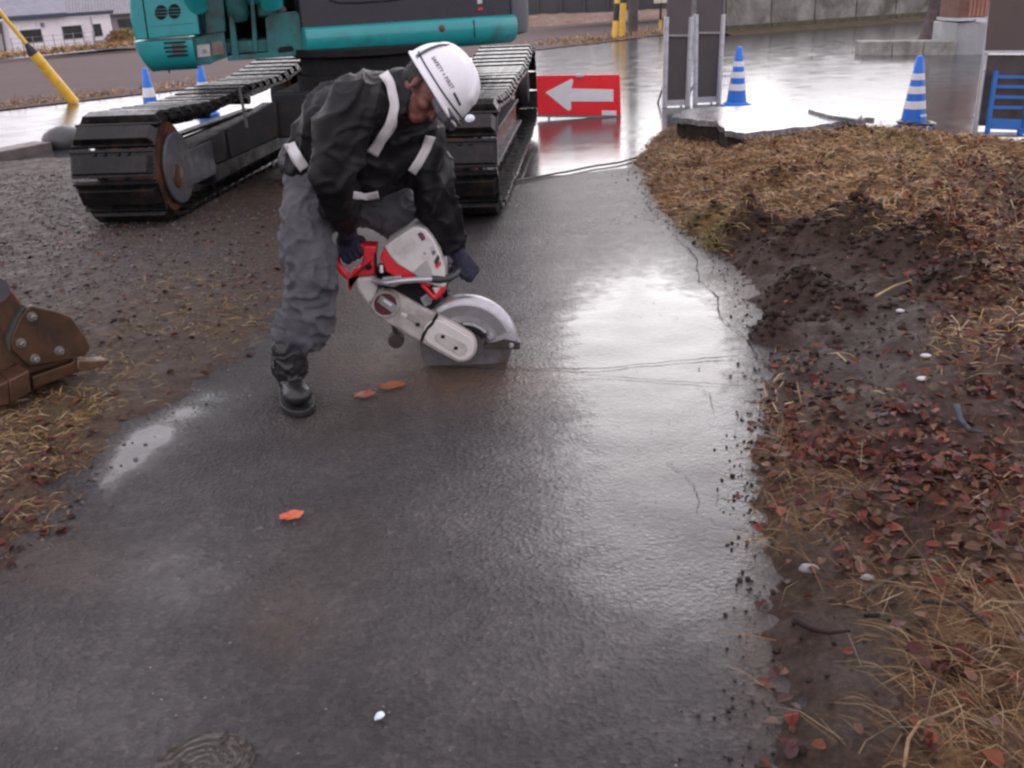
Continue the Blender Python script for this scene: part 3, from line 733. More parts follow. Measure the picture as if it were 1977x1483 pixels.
# tan bank and dark windbreak fence far behind, centre
a_, b_ = at_y(640, 76, 66), at_y(1420, 42, 58)
vb = MB(); n_ = 60; V = []
for i in range(n_ + 1):
    t = i / n_; p = a_.lerp(b_, t)
    for k, (oy, oz) in enumerate(((-0.6, -0.35), (0.2, 0.03), (1.6, 0.45), (2.8, 0.7), (5, 0.75))):
        V.append((p.x, p.y + oy, p.z + oz + 0.08 * fbm(t * 40, k * 3.1)))
vb.add(V, [(i * 5 + k, (i + 1) * 5 + k, (i + 1) * 5 + k + 1, i * 5 + k + 1) for i in range(n_) for k in range(4)])
tag(vb.build('embankment', ground_mat('dry_bank', (0.17, 0.115, 0.085), (0.28, 0.2, 0.155), 0.85, 1.2, 0.5, 6), smooth=60), kind='structure')
wf = thing('windbreak_fence', tuple(a_ + Vector((0, 4, 0.6))), 'long dark grey mesh windbreak fence on the embankment beyond the field', 'fence'); wi = invof(wf)
mesh_m = mat('dark_mesh', (0.062, 0.062, 0.066), 0.7, 0, 0.15, 1.0)
fa, fb = a_ + Vector((1.5, 5, 0.6)), b_ + Vector((10, 4, 0.6)); nf = 22
for i in range(nf):
    p, q = fa.lerp(fb, i / nf), fa.lerp(fb, (i + 1) / nf)
    b = MB(); b.prism([p + up * 0.1, q + up * 0.1, q + up * 2.6, p + up * 2.6], Vector((0, 0.03, 0))); b.build('mesh_panel', mesh_m, wf, wi)
    b = MB(); b.tube([p - up * 0.2 - Vector((0, 0.08, 0)), p + up * 2.7 - Vector((0, 0.08, 0))], 0.05, 8); b.build('post', mat('dark_post', (0.09, 0.09, 0.09), 0.6), wf, wi)

# ---- utility pole, striped guards, route sign
base = at_z(1222, 62); up_ = thing('utility_pole', tuple(base), 'dark grey utility pole standing at the road edge by the two striped guards', 'pole'); ui_ = invof(up_)
b = MB(); b.lathe(base - up * 0.2, (0, 0, 1), [(0.165, 0), (0.16, 2), (0.13, 8.5), (0.12, 9)], 18); b.build('shaft', mat('pole_concrete', (0.085, 0.08, 0.078), 0.75, 0, 0.2, 3), up_, ui_)
for k in range(10):
    b = MB(); z = 1.9 + k * 0.45; s_ = 1 if k % 2 else -1; b.tube([base + Vector((s_ * 0.14, 0, z)), base + Vector((s_ * 0.32, 0, z))], 0.012, 6); b.build('step_bolt', galv, up_, ui_)
b = MB(); b.box(base + Vector((0, 0, 8.3)), (1.6, 0.09, 0.09)); b.build('cross_arm', galv, up_, ui_)
def guard(px, pytop, pybase, Hh, bands, label, lean=0.0):
    bs = at_z(px, pybase); root = thing('guy_wire_guard', tuple(bs), label, 'guy guard', 'guy wire guards by the utility pole'); inv = invof(root)
    tip = bs + Vector((lean, 0.25, Hh)); cz = 0
    for (c_, f0, f1) in bands:
        b = MB(); b.tube([bs.lerp(tip, f0), bs.lerp(tip, f1)], 0.09 - 0.02 * f0, 12); b.build('sleeve_band', c_, root, inv)
guard(1187, -40, 74, 2.2, [(yel, 0, 0.21), (blk, 0.21, 0.42), (yel, 0.42, 0.66), (blk, .66, .85), (yel, .85, 1)], 'thicker guy guard banded yellow and black, to the left of the plainer yellow one', 0.18)
guard(1201, -40, 72, 2.3, [(yel, 0, 0.40), (blk, 0.40, 0.49), (yel, 0.49, 0.7), (blk, .7, .9), (yel, .9, 1)], 'mostly plain yellow guy guard, between the banded one and the utility pole', 0.12)
bs = at_z(1275, 56); root = thing('road_sign', tuple(bs), 'small cream board on a slim black and yellow post', 'sign'); inv = invof(root)
b = MB(); b.tube([bs - up * 0.2, bs + up * 0.28], 0.05, 10); b.build('post_foot', yel, root, inv)
b = MB(); b.tube([bs + up * 0.28, bs + up * 2.1], 0.04, 10); b.build('post', blk, root, inv)
b = MB(); b.box(bs + Vector((0, -0.06, 1.35)), (0.48, 0.03, 1.1)); b.build('board', mat('cream_board', (0.68, 0.64, 0.5), 0.5), root, inv, bev=0.008)
b = MB(); b.box(bs + Vector((0, -0.08, 1.35)), (0.05, 0.012, 1.08)); b.build('stripe', mat('tan_stripe', (0.5, 0.42, 0.22), 0.5), root, inv)

# ---- yellow guy guard in the left field edge, leaning
g0, g1, g2, g3 = at_y(141, 195, 17.0), at_y(65, 104, 16.7), at_y(50, 84, 16.65), at_y(-60, -50, 16.3)
root = thing('leaning_guy_guard', tuple(g0), 'long yellow guard on a slanting guy wire at the edge of the ploughed field', 'guy guard'); inv = invof(root)
b = MB(); b.tube([g0 - (g1 - g0) * 0.05, g0, g0.lerp(g1, .5), g1], [0.085, 0.085, 0.084, 0.083], 16); b.build('lower_sleeve', yel, root, inv)
b = MB(); b.tube([g1, g1.lerp(g2, .15), g2], [0.088, 0.085, 0.035], 14); b.build('rubber_boot', blk, root, inv)
b = MB(); b.tube([g2, g3], [0.034, 0.034], 10); b.build('upper_sleeve', yel, root, inv)
b = MB(); b.tube([g3, g3 + (g3 - g0) * 1.2], 0.006, 6); b.build('wire', galv, root, inv)

# ---- retaining wall, kerbs, tree, site hut
w0, w1 = at_z(1400, 66), at_z(1800, 36)
rw = thing('retaining_wall', tuple(w0), 'weathered grey concrete retaining wall along the far side of the wet lot', 'wall'); ri = invof(rw)
dx = Vector((w1.x - w0.x, w1.y - w0.y, 0)); L = dx.length; du = dx / L; dn = Vector((-du.y, du.x, 0))
npn = 5
for i in range(-1, npn + 4):
    p, q = w0 + du * (i * L / npn + 0.02), w0 + du * ((i + 1) * L / npn - 0.02)
    b = MB(); hgt = 1.5 + 0.03 * i; b.prism([p - up * 0.1, q - up * 0.1, q + up * hgt, p + up * hgt], dn * 0.3); b.build('wall_panel', conc_old, rw, ri, bev=0.02)
    b = MB(); b.prism([p + up * 0.0 - dn * 0.05, q + up * 0.0 - dn * 0.05, q + up * 0.22 - dn * 0.05, p + up * 0.22 - dn * 0.05], dn * 0.049); b.build('footing', mat('mossy_concrete', (0.085, 0.082, 0.055), 0.85, 0, 0.35, 4), rw, ri)
b = MB(); b.prism([w0 + du * (2.0 * L / npn) + up * 1.53 - dn * 0.04, w1 + du * 6 + up * 1.6 - dn * 0.04, w1 + du * 6 + up * 1.72 - dn * 0.04, w0 + du * (2.0 * L / npn) + up * 1.65 - dn * 0.04], dn * 0.38); b.build('coping', mat('pale_coping', (0.5, 0.5, 0.47), 0.7), rw, ri)
# two houses up behind the retaining wall: above the picture's top edge, seen mirrored in the wet lot
for (t, o_, wd2, hh2, cc, lab) in ((1.35, 18.0, 9.0, 2.7, (0.55, 0.54, 0.53), 'grey low house up behind the retaining wall'), (3.5, 19.0, 11.0, 3.0, (0.5, 0.47, 0.45), 'taupe low house farther along behind the retaining wall')):
    c3 = w0 + du * (L * t) + dn * (o_ + 3); r3 = thing('hillside_house', tuple(c3 + up * 1.3), lab, 'house', 'houses behind the retaining wall', rz=math.atan2(du.y, du.x))
    b = MB(); b.box((0, 0, hh2 / 2), (wd2, 6, hh2)); b.build('wall', mat('hill_wall%d' % int(t * 10), cc, 0.8, 0, 0.1, 0.8), r3)
    b = MB(); b.prism([(-wd2 / 2 - .5, -3.6, hh2), (-wd2 / 2 - .5, 3.6, hh2), (-wd2 / 2 - .5, 0, hh2 + 1.4)], (wd2 + 1, 0, 0)); b.build('roof', roofm, r3)
    for zz2 in (1.4,):
        for xx2 in (-0.3, 0.02, 0.32):
            b = MB(); b.box((xx2 * wd2, -3.01, zz2), (1.5, 0.06, 1.1)); b.build('window', glassd, r3)
# dirt ridge at the wall foot
vb = MB(); V = []
for i in range(25):
    t = i / 24; p = w0 + du * (t * L * 1.02 - 0.3)
    for k, (o_, z_) in enumerate(((-0.75, -0.02), (-0.4, 0.05), (-0.04, 0.1))): V.append(p + dn * (o_ + 0.15 * fbm(t * 14, k)) + up * (z_ + 0.03 * fbm(t * 30, k)))
vb.add(V, [(i * 3 + k, (i + 1) * 3 + k, (i + 1) * 3 + k + 1, i * 3 + k + 1) for i in range(24) for k in range(2)])
tag(vb.build('earth_ridge', ground_mat('ridge_earth', (0.06, 0.05, 0.03), (0.13, 0.10, 0.06), 0.9, 3, 0.5, 20), smooth=60), kind='structure')
p = at_z(1430, 61, 0.04); b = MB(); b.hull(sphere_pts((0, 0, 0.04), (0.09, 0.07, 0.07), None, 6)); o = b.build('traffic_marker', mat('orange_plastic', (0.7, 0.12, 0.04), 0.5)); o.location = p - up * 0.04; tag(o, 'tiny orange marker lying at the foot of the retaining wall', 'marker')
# concrete kerb run and block
k0, k1 = at_z(1664, 106), at_z(1845, 106)
kb = thing('concrete_kerb', tuple(k0), 'low pale concrete kerb beside the square concrete block', 'kerb'); ki = invof(kb)
hh = (at_pl(1664, 80, k0, Vector((0, 1, 0))) - k0).z
for i in range(3):
    p, q = k0.lerp(k1, i / 3), k0.lerp(k1, (i + 1) / 3 - 0.004); b = MB(); b.prism([p - up * .05, q - up * .05, q + up * hh, p + up * hh], Vector((0, 0.42, 0))); b.build('kerb_stone', conc, kb, ki, bev=0.02)
c0, c1 = at_z(1836, 105), at_z(1904, 104); hb = (at_pl(1840, 44, c0, Vector((0, 1, 0))) - c0).z
blk_ = thing('concrete_block', tuple(c0), 'square grey concrete foundation block under the brown slatted hut', 'block'); bi = invof(blk_)
b = MB(); b.prism([c0 - up * .05 - Vector((0, .06, 0)), c1 - up * .05 - Vector((0, .06, 0)), c1 + up * hb - Vector((0, .06, 0)), c0 + up * hb - Vector((0, .06, 0))], Vector((0, 1.0, 0))); b.build('body', mat('grey_block', (0.3, 0.31, 0.31), 0.7, 0, 0.15, 2, (0.5, 0.51, 0.5), 0.3, 1.3), blk_, bi, bev=0.02)
b = MB(); b.box(c0.lerp(c1, 0.72) + up * (hb + 0.03) + Vector((0, 0.1, 0)), (0.22, 0.3, 0.06)); b.build('anchor_plate', galv, blk_, bi)
hut = thing('slatted_hut', tuple(c0 + up * hb), 'brown vertically slatted hut side standing on the concrete block', 'hut'); hui = invof(hut)
wd_ = (c1 - c0).x; zz = hb + 0.075
b = MB(); b.box(c0.lerp(c1, .5) + Vector((0.0, 0.42, zz - 0.02)), (wd_ * 1.06, 0.95, 0.05)); b.build('base_rail', galv, hut, hui)
b = MB(); b.box(c0.lerp(c1, .5) + Vector((0.0, 0.42, zz + 0.9)), (wd_ * 1.0, 0.8, 1.78)); b.build('core', mat('brown_back', (0.16, 0.08, 0.055), 0.7), hut, hui)
ns = 9
b = MB()
for i in range(ns):
    b.box(c0.lerp(c1, (i + .5) / ns) + Vector((0.0, -0.0, zz + 0.9)), (wd_ / ns * 0.86, 0.035, 1.76))
b.build('slat_cladding', mat('brown_slat', (0.33, 0.165, 0.115), 0.6, 0, 0.15, 4), hut, hui)
t0_ = at_z(1812, 78)
tr = thing('tree', tuple(t0_), 'rough dark tree trunk behind the concrete kerb', 'tree'); ti = invof(tr)
def bark(v, n): return 0.05 * fbm(v.x * 6, v.y * 6, v.z * 1.6, 4)
tb = MB(); tb.tube([t0_ - up * .2, t0_ + up * 0.4, t0_ + Vector((0.05, 0, 1.6)), t0_ + Vector((0.0, 0.1, 3.2)), t0_ + Vector((0.1, 0.1, 5))], [0.46, 0.33, 0.28, 0.25, 0.18], 14)
for a_ in (0.3, 2.3, 4.3): tb.tube([t0_ + Vector((0, 0.1, 3)), t0_ + Vector((math.cos(a_) * 1.1, math.sin(a_) * 1.1, 4.6)), t0_ + Vector((math.cos(a_) * 2.2, math.sin(a_) * 2.2, 6.2))], [0.13, 0.08, 0.03], 8)
tb = remesh(tb, 'trunk', 0.05, 1, bark); tb.build('trunk', mat('tree_bark', (0.10, 0.078, 0.078), 0.85, 0, 0.35, 6, (0.03, 0.025, 0.025), 0.4, 4, 0.5, 20), tr, ti)
V = []; F = []; C = []
for _ in range(1500):
    a_ = rnd.uniform(0, 6.28); r_ = 2.6 * math.sqrt(rnd.random()); z_ = rnd.uniform(5.0, 8.0)
    p = t0_ + Vector((math.cos(a_) * r_, math.sin(a_) * r_, z_)); d = Vector((rnd.gauss(0, 1), rnd.gauss(0, 1), rnd.gauss(0, 1))).normalized(); e = d.orthogonal() * 0.06
    n = len(V); V += [p - e, p + e, p + d * 0.2]; F.append([n, n + 1, n + 2]); C += [Vector((0.07, 0.06, 0.03)) * rnd.uniform(.5, 1.2)] * 3
b = MB(); b.v = V; b.f = F; b.c = C; b.build('crown', straw, tr, ti, smooth=0, normals=False)

# ---- traffic cones
cone_blue = mat('cone_blue', (0.02, 0.17, 0.66), 0.45, 0, 0.1, 8, (0.02, 0.09, 0.33), 0.2, 7)
cone_white = mat('cone_reflective', (0.74, 0.75, 0.76), 0.4, 0, 0.06, 12)
def make_cone(nb, Hc=0.70):
    root = thing('traffic_cone', (0, 0, 0), None, 'traffic cone', 'blue traffic cones')
    rb, rt = 0.125, 0.032
    def rr(z): return lerp(rb, rt, (z - 0.035) / (Hc - 0.035))
    b = MB(); b.prism([(math.cos(a) * 0.19 * k, math.sin(a) * 0.19 * k, 0.004) for a, k in [(i * PI / 8 + PI / 16, 1.0 if i % 4 in (1, 2) else 0.93) for i in range(16)]], (0, 0, 0.028)); b.lathe((0, 0, 0.032), (0, 0, 1), [(0.155, 0), (0.15, 0.012), (0.128, 0.03)], 28); b.build('base', cone_blue, root, bev=0.006)
    b = MB(); b.lathe((0, 0, 0), (0, 0, 1), [(rr(0.05), 0.05), (rr(0.3), 0.3), (rr(Hc - 0.012), Hc - 0.012), (rt * 0.75, Hc), (rt * 0.5, Hc + 0.002)], 32); b.build('cone_body', cone_blue, root)
    for z0, z1 in nb:
        b = MB(); b.lathe((0, 0, 0), (0, 0, 1), [(rr(z0) + 0.0005, z0), (rr(z0) + 0.004, z0 + 0.002), (rr(z1) + 0.004, z1 - 0.002), (rr(z1) + 0.0005, z1)], 32, cap=False); b.build('reflective_band', cone_white, root)
    return root
B3 = [(0.20, 0.275), (0.345, 0.415), (0.475, 0.535)]
c1_ = make_cone(B3); c1_.location = at_z(1761, 249, 0.01); c1_['label'] = 'nearest blue cone with three white bands and a black ring weight, beside the blue rack'
b = MB(); b.box((0.03, 0.04, 0.225 - 0.11), (0.001, 0.001, 0.001))
pl = MB(); pl.box((0.055, -0.104, 0.14), (0.085, 0.006, 0.022), Matrix.Rotation(R(28), 3, 'Z') @ Matrix.Rotation(R(-8), 3, 'X')); pl.build('name_plate', cone_white, c1_)
c2_ = copy_tree(c1_); c2_.location = at_z(1421, 206, 0.02); c2_['label'] = 'blue cone with three white bands standing behind the lifted grey pavement slab'
for o in list(COL.objects):
    if o.parent == c2_ and o.name.startswith('name_plate'): bpy.data.objects.remove(o, do_unlink=True)
c2_.rotation_euler = (R(2), R(-1), R(40))
c3_ = make_cone([(0.33, 0.45)]); c3_.location = at_z(297, 236); c3_['label'] = 'blue cone with one wide white band, left one behind the crawler track'
c4_ = copy_tree(c3_); c4_.location = at_z(400, 223); c4_['label'] = 'blue cone mostly hidden behind the crawler track, under the machine body'
ring = MB(); cp = c1_.location; a_ = 28
ring.tube([(math.cos(2 * PI * k / a_) * 0.17, math.sin(2 * PI * k / a_) * 0.17, 0) for k in range(a_ + 1)], 0.024, 10, flat=0.7)
o = ring.build('cone_weight', mat('black_weight', (0.012, 0.012, 0.013), 0.25, 0, 0.2, 10)); o.location = cp + Vector((0.03, 0, 0.062)); o.rotation_euler = (0, R(4), 0); tag(o, 'black ring weight slipped over the nearest blue cone', 'cone weight')

# ---- red arrow board
redm = mat('sign_red', (0.9, 0.018, 0.03), 0.35, 0, 0.06, 6, (0.5, 0.01, 0.02), 0.15, 5)
s_bl, s_br = at_z(1040, 222, 0.03), at_z(1197, 224, 0.03)
Ys = (s_bl.y + s_br.y) / 2; bd = thing('arrow_board', tuple(s_bl.lerp(s_br, .5) - up * .03), 'red board with a white arrow standing on the wet road behind the track', 'sign'); bi = invof(bd)
def ap(px, py, o=0.0): return at_y(px, py, Ys + o)
b = MB(); b.prism([ap(1036, 146), ap(1197, 144), ap(1199, 224), ap(1038, 222)], Vector((0, 0.035, 0))); b.build('board', redm, bd, bi, bev=0.006)
b = MB(); b.prism([ap(x, y, -.004) for x, y in ((1053, 178.5), (1104, 152), (1107, 156), (1103, 171), (1184, 173), (1184, 196), (1102, 196), (1103, 210), (1099, 214), (1094, 212))], Vector((0, 0.004, 0))); b.build('arrow', white_paint, bd, bi)
b = MB(); b.prism([ap(x, y, -.004) for x, y in ((1162, 213.5), (1190, 214), (1190, 223), (1162, 222.5))], Vector((0, 0.004, 0))); b.build('name_plate', white_paint, bd, bi)
b = MB(); b.box(ap(1119, 146, -.01), (0.09, 0.03, 0.035)); b.build('clip', galv, bd, bi, bev=0.004)
b = MB(); b.prism([ap(1036, 222, -0.003), ap(1200, 224, -0.003), ap(1200, 228, -0.003), ap(1036, 226, -0.003)], Vector((0, 0.045, 0))); b.build('bottom_rail', mat('grey_rail', (0.2, 0.2, 0.21), 0.5), bd, bi)
for px in (1060, 1180):
    b = MB(); p = ap(px, 150, 0.05); b.tube([p, Vector((p.x, p.y + 0.32, 0.0))], 0.012, 8); b.build('prop_leg', galv, bd, bi)

# ---- two tall dark boards on galvanised frames
dark_board = mat('dark_board', (0.075, 0.066, 0.066), 0.55, 0, 0.12, 2.5, (0.06, 0.045, 0.04), 0.3, 3)
def standboard(x0, x1, xb0, xb1, ytop, yb, label, grp):
    """x0..x1 at the top of the posts (photo pixels), xb0..xb1 at the foot"""
    p0, p1 = at_z(xb0, yb, 0.0), at_z(xb1, yb - (xb1 - xb0) * 0.045, 0.0)
    root = thing('site_board', tuple(p0.lerp(p1, .5)), label, 'notice board', grp); inv = invof(root)
    Yb = p0.y; Hp = 1.98
    def pp(px, py, o=0.0): return at_y(px, py, Yb + o)
    tl, tr_ = pp(x0, ytop), pp(x1, ytop); 
    for (bq, t) in ((p0, tl), (p1, tr_)):
        d = (t - bq); e = bq + d * 1.0
        b = MB(); b.tube([bq, e], 0.034, 10, flat=1.0); b.build('post', galv, root, inv)
        b = MB(); b.tube([bq + Vector((0, 0.03, 0.3)), bq + Vector((0, 0.55, 0.0))], 0.014, 8); b.build('stay', galv, root, inv)
    l0, l1 = p0 + (tl - p0) * 0.03, p1 + (tr_ - p1) * 0.03
    b = MB(); b.prism([l0 - up * 0.02 + Vector((.03, 0, 0)), l1 - up * 0.02 - Vector((.03, 0, 0)), l1 + up * 0.05 - Vector((.03, 0, 0)), l0 + up * 0.05 + Vector((.03, 0, 0))], Vector((0, 0.03, 0))); b.build('bottom_rail', galv, root, inv)
    m0, m1 = p0 + (tl - p0) * 0.80, p1 + (tr_ - p1) * 0.80
    b = MB(); b.prism([p0 + (tl - p0) * .06 + Vector((0.022, 0.012, 0)), p1 + (tr_ - p1) * .06 + Vector((-0.022, 0.012, 0)), m1 + Vector((-.02, .012, 0)), m0 + Vector((.02, .012, 0))], Vector((0, 0.012, 0))); b.build('lower_panel', dark_board, root, inv)
    b = MB(); q0, q1 = p0 + (tl - p0) * 1.35, p1 + (tr_ - p1) * 1.35
    b.prism([m0 + Vector((0.0, -.014, 0)), m1 + Vector((0.0, -.014, 0)), q1 + Vector((0, -.014, 0)), q0 + Vector((0, -.014, 0))], Vector((0, 0.012, 0))); b.build('upper_panel', mat('dark_board_top', (0.09, 0.075, 0.075), 0.5, 0, 0.1, 3), root, inv)
    b = MB(); b.prism([m0 + Vector((0.02, -.022, -.012)), m1 + Vector((-.02, -.022, -.012)), m1 + Vector((-.02, -.022, .012)), m0 + Vector((.02, -.022, .012))], Vector((0, 0.007, 0))); b.build('joint_strip', mat('dull_strip', (0.3, 0.29, 0.27), 0.5), root, inv)
    return root
standboard(1287, 1334, 1283, 1327, 33, 207, 'tall dark board on a galvanised frame, the one nearer the red arrow board', 'dark boards on galvanised frames')
standboard(1344, 1396, 1342, 1387, 28, 201, 'tall dark board on a galvanised frame, the one nearer the blue cone behind the slab', 'dark boards on galvanised frames')

# ---- large stand at the right rim with a blue rack
f0 = at_z(1878, 284, 0.03); Yf = f0.y
def fp_(px, py, o=0.0): return at_y(px, py, Yf + o)
st = thing('large_site_board', tuple(f0), 'large brown board on a pale steel stand at the right rim of the photo', 'notice board'); sti = invof(st)
tA = fp_(1910, 46); b = MB(); b.tube([f0 - up * .03, f0.lerp(tA, .5), tA + (tA - f0) * 0.35], 0.021, 10); b.build('post', galv, st, sti)
b = MB(); q = fp_(2150, 296); q.z = 0.0; b.tube([q, q + (tA - f0) * 1.3], 0.021, 10); b.build('post', galv, st, sti)
b = MB(); b.tube([fp_(1886, 259), fp_(2152, 262)], 0.022, 10); b.build('bottom_rail', galv, st, sti)
b = MB(); b.prism([fp_(1903, 99, -.03), fp_(2150, 97, -.03), fp_(2160, -160, -.03), fp_(1930, -160, -.03)], Vector((0, 0.02, 0))); b.build('upper_panel', mat('brown_panel', (0.085, 0.062, 0.055), 0.5, 0, 0.1, 2), st, sti)
b = MB(); b.prism([fp_(1902, 103, -.04), fp_(2150, 102, -.04), fp_(2150, 97, -.04), fp_(1903, 98, -.04)], Vector((0, 0.028, 0))); b.build('joint_strip', galv, st, sti)
b = MB(); b.prism([fp_(1890, 243, .02), fp_(2150, 246, .02), fp_(2150, 107, .02), fp_(1906, 106, .02)], Vector((0, 0.012, 0))); b.build('lower_panel', mat('brown_panel_low', (0.075, 0.055, 0.05), 0.5, 0, 0.25, 2.5, (0.04, 0.045, 0.05), 0.4, 2), st, sti)
bluef = mat('blue_steel', (0.012, 0.125, 0.42), 0.4, 0, 0.12, 9)
rk = thing('blue_rack', tuple(fp_(1940, 268, -.1)), 'blue slatted steel rack leaning against the brown board stand', 'rack'); rki = invof(rk)
def rp(px, py): return at_y(px, py, Yf - 0.09 + (255 - py) / 255 * 0.08)
bars = [((1923, 137), (1906, 252)), ((1992, 138), (1975, 258))]
for a, c in bars:
    b = MB(); b.tube([rp(*a), rp(*c)], 0.022, 8); b.build('side_rail', bluef, rk, rki)
for k, yy in enumerate((149, 168, 188, 208)):
    xo = 1923 - (yy - 137) * 0.148; b = MB(); b.prism([rp(xo, yy - 4), rp(xo + 69, yy - 3), rp(xo + 69, yy + 3), rp(xo, yy + 2.5)], Vector((0, 0.012, 0))); b.build('cross_bar', bluef, rk, rki)
b = MB(); b.prism([rp(1911, 229), rp(1979, 231), rp(1974, 252), rp(1905, 249)], Vector((0, 0.02, 0))); b.build('bottom_panel', bluef, rk, rki, bev=0.004)
for xx in (1906, 1969):
    b = MB(); b.box(rp(xx, 255), (0.035, 0.04, 0.06)); b.build('foot', bluef, rk, rki, bev=0.004)

# ---- lifted pavement slab on the bank
sl_ = MB(); top = [(1296, 226), (1340, 231), (1385, 233), (1400, 252), (1440, 258), (1500, 252), (1570, 243), (1640, 232), (1690, 229), (1650, 212), (1540, 206), (1450, 204), (1360, 207), (1316, 215)]
zt = 0.30
P = [at_z(x, y, zt) for x, y in top]; P = [p + Vector((0.02 * fbm(p.x * 5, p.y * 5), 0.02 * fbm(p.y * 5, p.x * 5), 0.012 * fbm(p.x * 2, p.y * 2))) for p in P]
sub = []
for i, p in enumerate(P):
    q = P[(i + 1) % len(P)]
    for k in range(4): sub.append(p.lerp(q, k / 4) + (Vector((rnd.gauss(0, .01), rnd.gauss(0, .01), rnd.gauss(0, .004))) if k else Vector()))
sl_.prism(sub, (0, 0, -0.05))
sm = wet_mat('wet_slab', (0.14, 0.14, 0.145), (0.27, 0.265, 0.27), 0.35, 0.006, 70, 0.12, 0.35, attr=False)
o = sl_.build('pavement_slab', sm, smooth=25); tag(o, 'broken wet grey pavement slab lifted on the grass bank', 'pavement slab')
cs_ = sum(sub, Vector()) / len(sub); us = MB(); us.prism([cs_ + (p - cs_) * 0.93 + Vector((0, 0, -0.052)) for p in sub], (0, 0, -0.2)); us.build('slab_underside', mat('cavity_dark', (0.03, 0.022, 0.018), 0.8, 0, 0.5, 14, None, 0, 3, 0.6, 30), o, smooth=25)  # dark soil body; its dark colour stands in for the shaded cavity under the slab
p2_ = MB(); q = [(1560, 210), (1640, 212), (1665, 222), (1655, 230), (1600, 222)]
p2_.prism([at_z(x, y, zt + 0.03) for x, y in q], (0, 0, -0.06)); o = p2_.build('pavement_fragment', sm, smooth=25, bev=0.008); tag(o, 'thin rounded pavement fragment lying on the far end of the lifted slab', 'pavement fragment')
# ---- kerb beam and dark stone at the left road edge
a0, a1 = at_z(-30, 318), at_z(103, 291)
b = MB(); dv = (a1 - a0); dvn = Vector((-dv.y, dv.x, 0)).normalized(); b.prism([a0 - up * .03, a1 - up * .03, a1 + up * .1, a0 + up * .1], dvn * 0.28)
o = b.build('concrete_beam', mat('brown_beam', (0.16, 0.13, 0.12), 0.6, 0, 0.25, 6, (0.09, 0.07, 0.06), 0.4, 4), bev=0.012); tag(o, 'weathered brown grey beam lying at the left road edge', 'beam')
p = at_z(128, 284); b = MB(); b.hull([q + Vector((0.03 * fbm(q.x * 4, q.y * 4, 1), 0, 0.02 * fbm(q.x * 5, q.y * 5, 4))) for q in sphere_pts((0, 0, 0.08), (0.26, 0.22, 0.16), None, 9)])
o = b.build('dark_boulder', mat('dark_rock', (0.06, 0.058, 0.06), 0.45, 0, 0.2, 6), smooth=180); o.location = p; tag(o, 'smooth dark boulder between the beam and the crawler track', 'boulder')
# ---- dark tube standing in for the soil edge of the road joint
hpx = [(985, 352), (1020, 345), (1060, 338), (1105, 329), (1150, 320), (1195, 314), (1245, 300)]
P = [at_z(x, y, 0.014) for x, y in hpx]; Q = []
for i in range(len(P) - 1):
    for k in range(6): Q.append(P[i].lerp(P[i + 1], k / 6) + Vector((0, 0.03 * fbm((i + k / 6) * 0.8, 2.0), 0)))
b = MB(); b.tube(Q + [P[-1]], 0.009, 8); o = b.build('path_joint', mat('joint_dark', (0.02, 0.017, 0.015), 0.4)); tag(o, 'thin black line of the pavement joint across the wet path behind the track', 'path_joint')
# ---- single leaves, scraps, sticks, stones
def one_leaf(px, py, s, col, label, rz, name='fallen_leaf', zz=0.008):
    p = at_z(px, py, zz); b = MB(); sh = [(1, 0.05), (0.72, 0.3), (0.55, 0.55), (0.22, 0.58), (-0.1, 0.66), (-0.4, 0.5), (-0.75, 0.42), (-0.85, 0.1), (-1.0, -0.1), (-0.7, -0.3), (-0.4, -0.58), (0.0, -0.55), (0.35, -0.6), (0.7, -0.3)]
    V = [Vector((0, 0, 0))] + [Vector((x * s, y * s * 1.15 * rnd.uniform(.8, 1.15), (0.05 + 0.16 * abs(y) + rnd.uniform(-.06, .08)) * s)) for x, y in sh]
    b.add(V, [(0, i + 1, (i + 1) % len(sh) + 1) for i in range(len(sh))])
    o = b.build(name, mat('leaf_' + label.split()[0] + str(int(px)), col, 0.35, 0, 0.35, 25, tuple(c * 0.4 for c in col), 0.3, 18), smooth=0)
    md = o.modifiers.new('t', 'SOLIDIFY'); md.thickness = 0.0008
    o.location = p; o.rotation_euler = (0, 0, rz); return tag(o, label, 'leaf', 'leaves lying on the wet path')
one_leaf(563, 997, 0.042, (0.5, 0.10, 0.04), 'bright orange leaf alone on the wet path in front', 0.5)
one_leaf(705, 764, 0.048, (0.25, 0.05, 0.025), 'dark red curled leaf on the path nearer the boot', 0.4)
one_leaf(757, 747, 0.058, (0.27, 0.075, 0.03), 'rust brown leaf on the path under the saw blade', 0.3)
p = at_z(733, 1382, 0.012); b = MB(); b.hull([q + Vector((rnd.uniform(-.003, .003), rnd.uniform(-.003, .003), 0)) for q in sphere_pts((0, 0, 0), (0.0135, 0.009, 0.007), None, 5)]); o = b.build('paper_scrap', mat('pale_paper', (0.62, 0.72, 0.86), 0.5, 0, 0.2, 60), smooth=25); o.location = p; o.rotation_euler = (0, 0, 0.9); tag(o, 'small pale blue scrap of litter on the path in front', 'litter')
def stick(pxs, rad, name, label, cat, col, lift=0.012):
    P = []
    for x, y in pxs:
        p = at_z(x, y, 0.05); h = bank_h(p.x, p.y); p = at_z(x, y, h); P.append(p + up * (lift + rad))
    b = MB(); b.tube(P, [rad * (1 - 0.6 * i / (len(P) - 1)) for i in range(len(P))], 8)
    o = b.build(name, mat('stick_' + name + str(int(pxs[0][0])), col, 0.7, 0, 0.3, 40, None, 0, 3, 0.3, 120, 0.1, 0.2), smooth=60); return tag(o, label, cat)
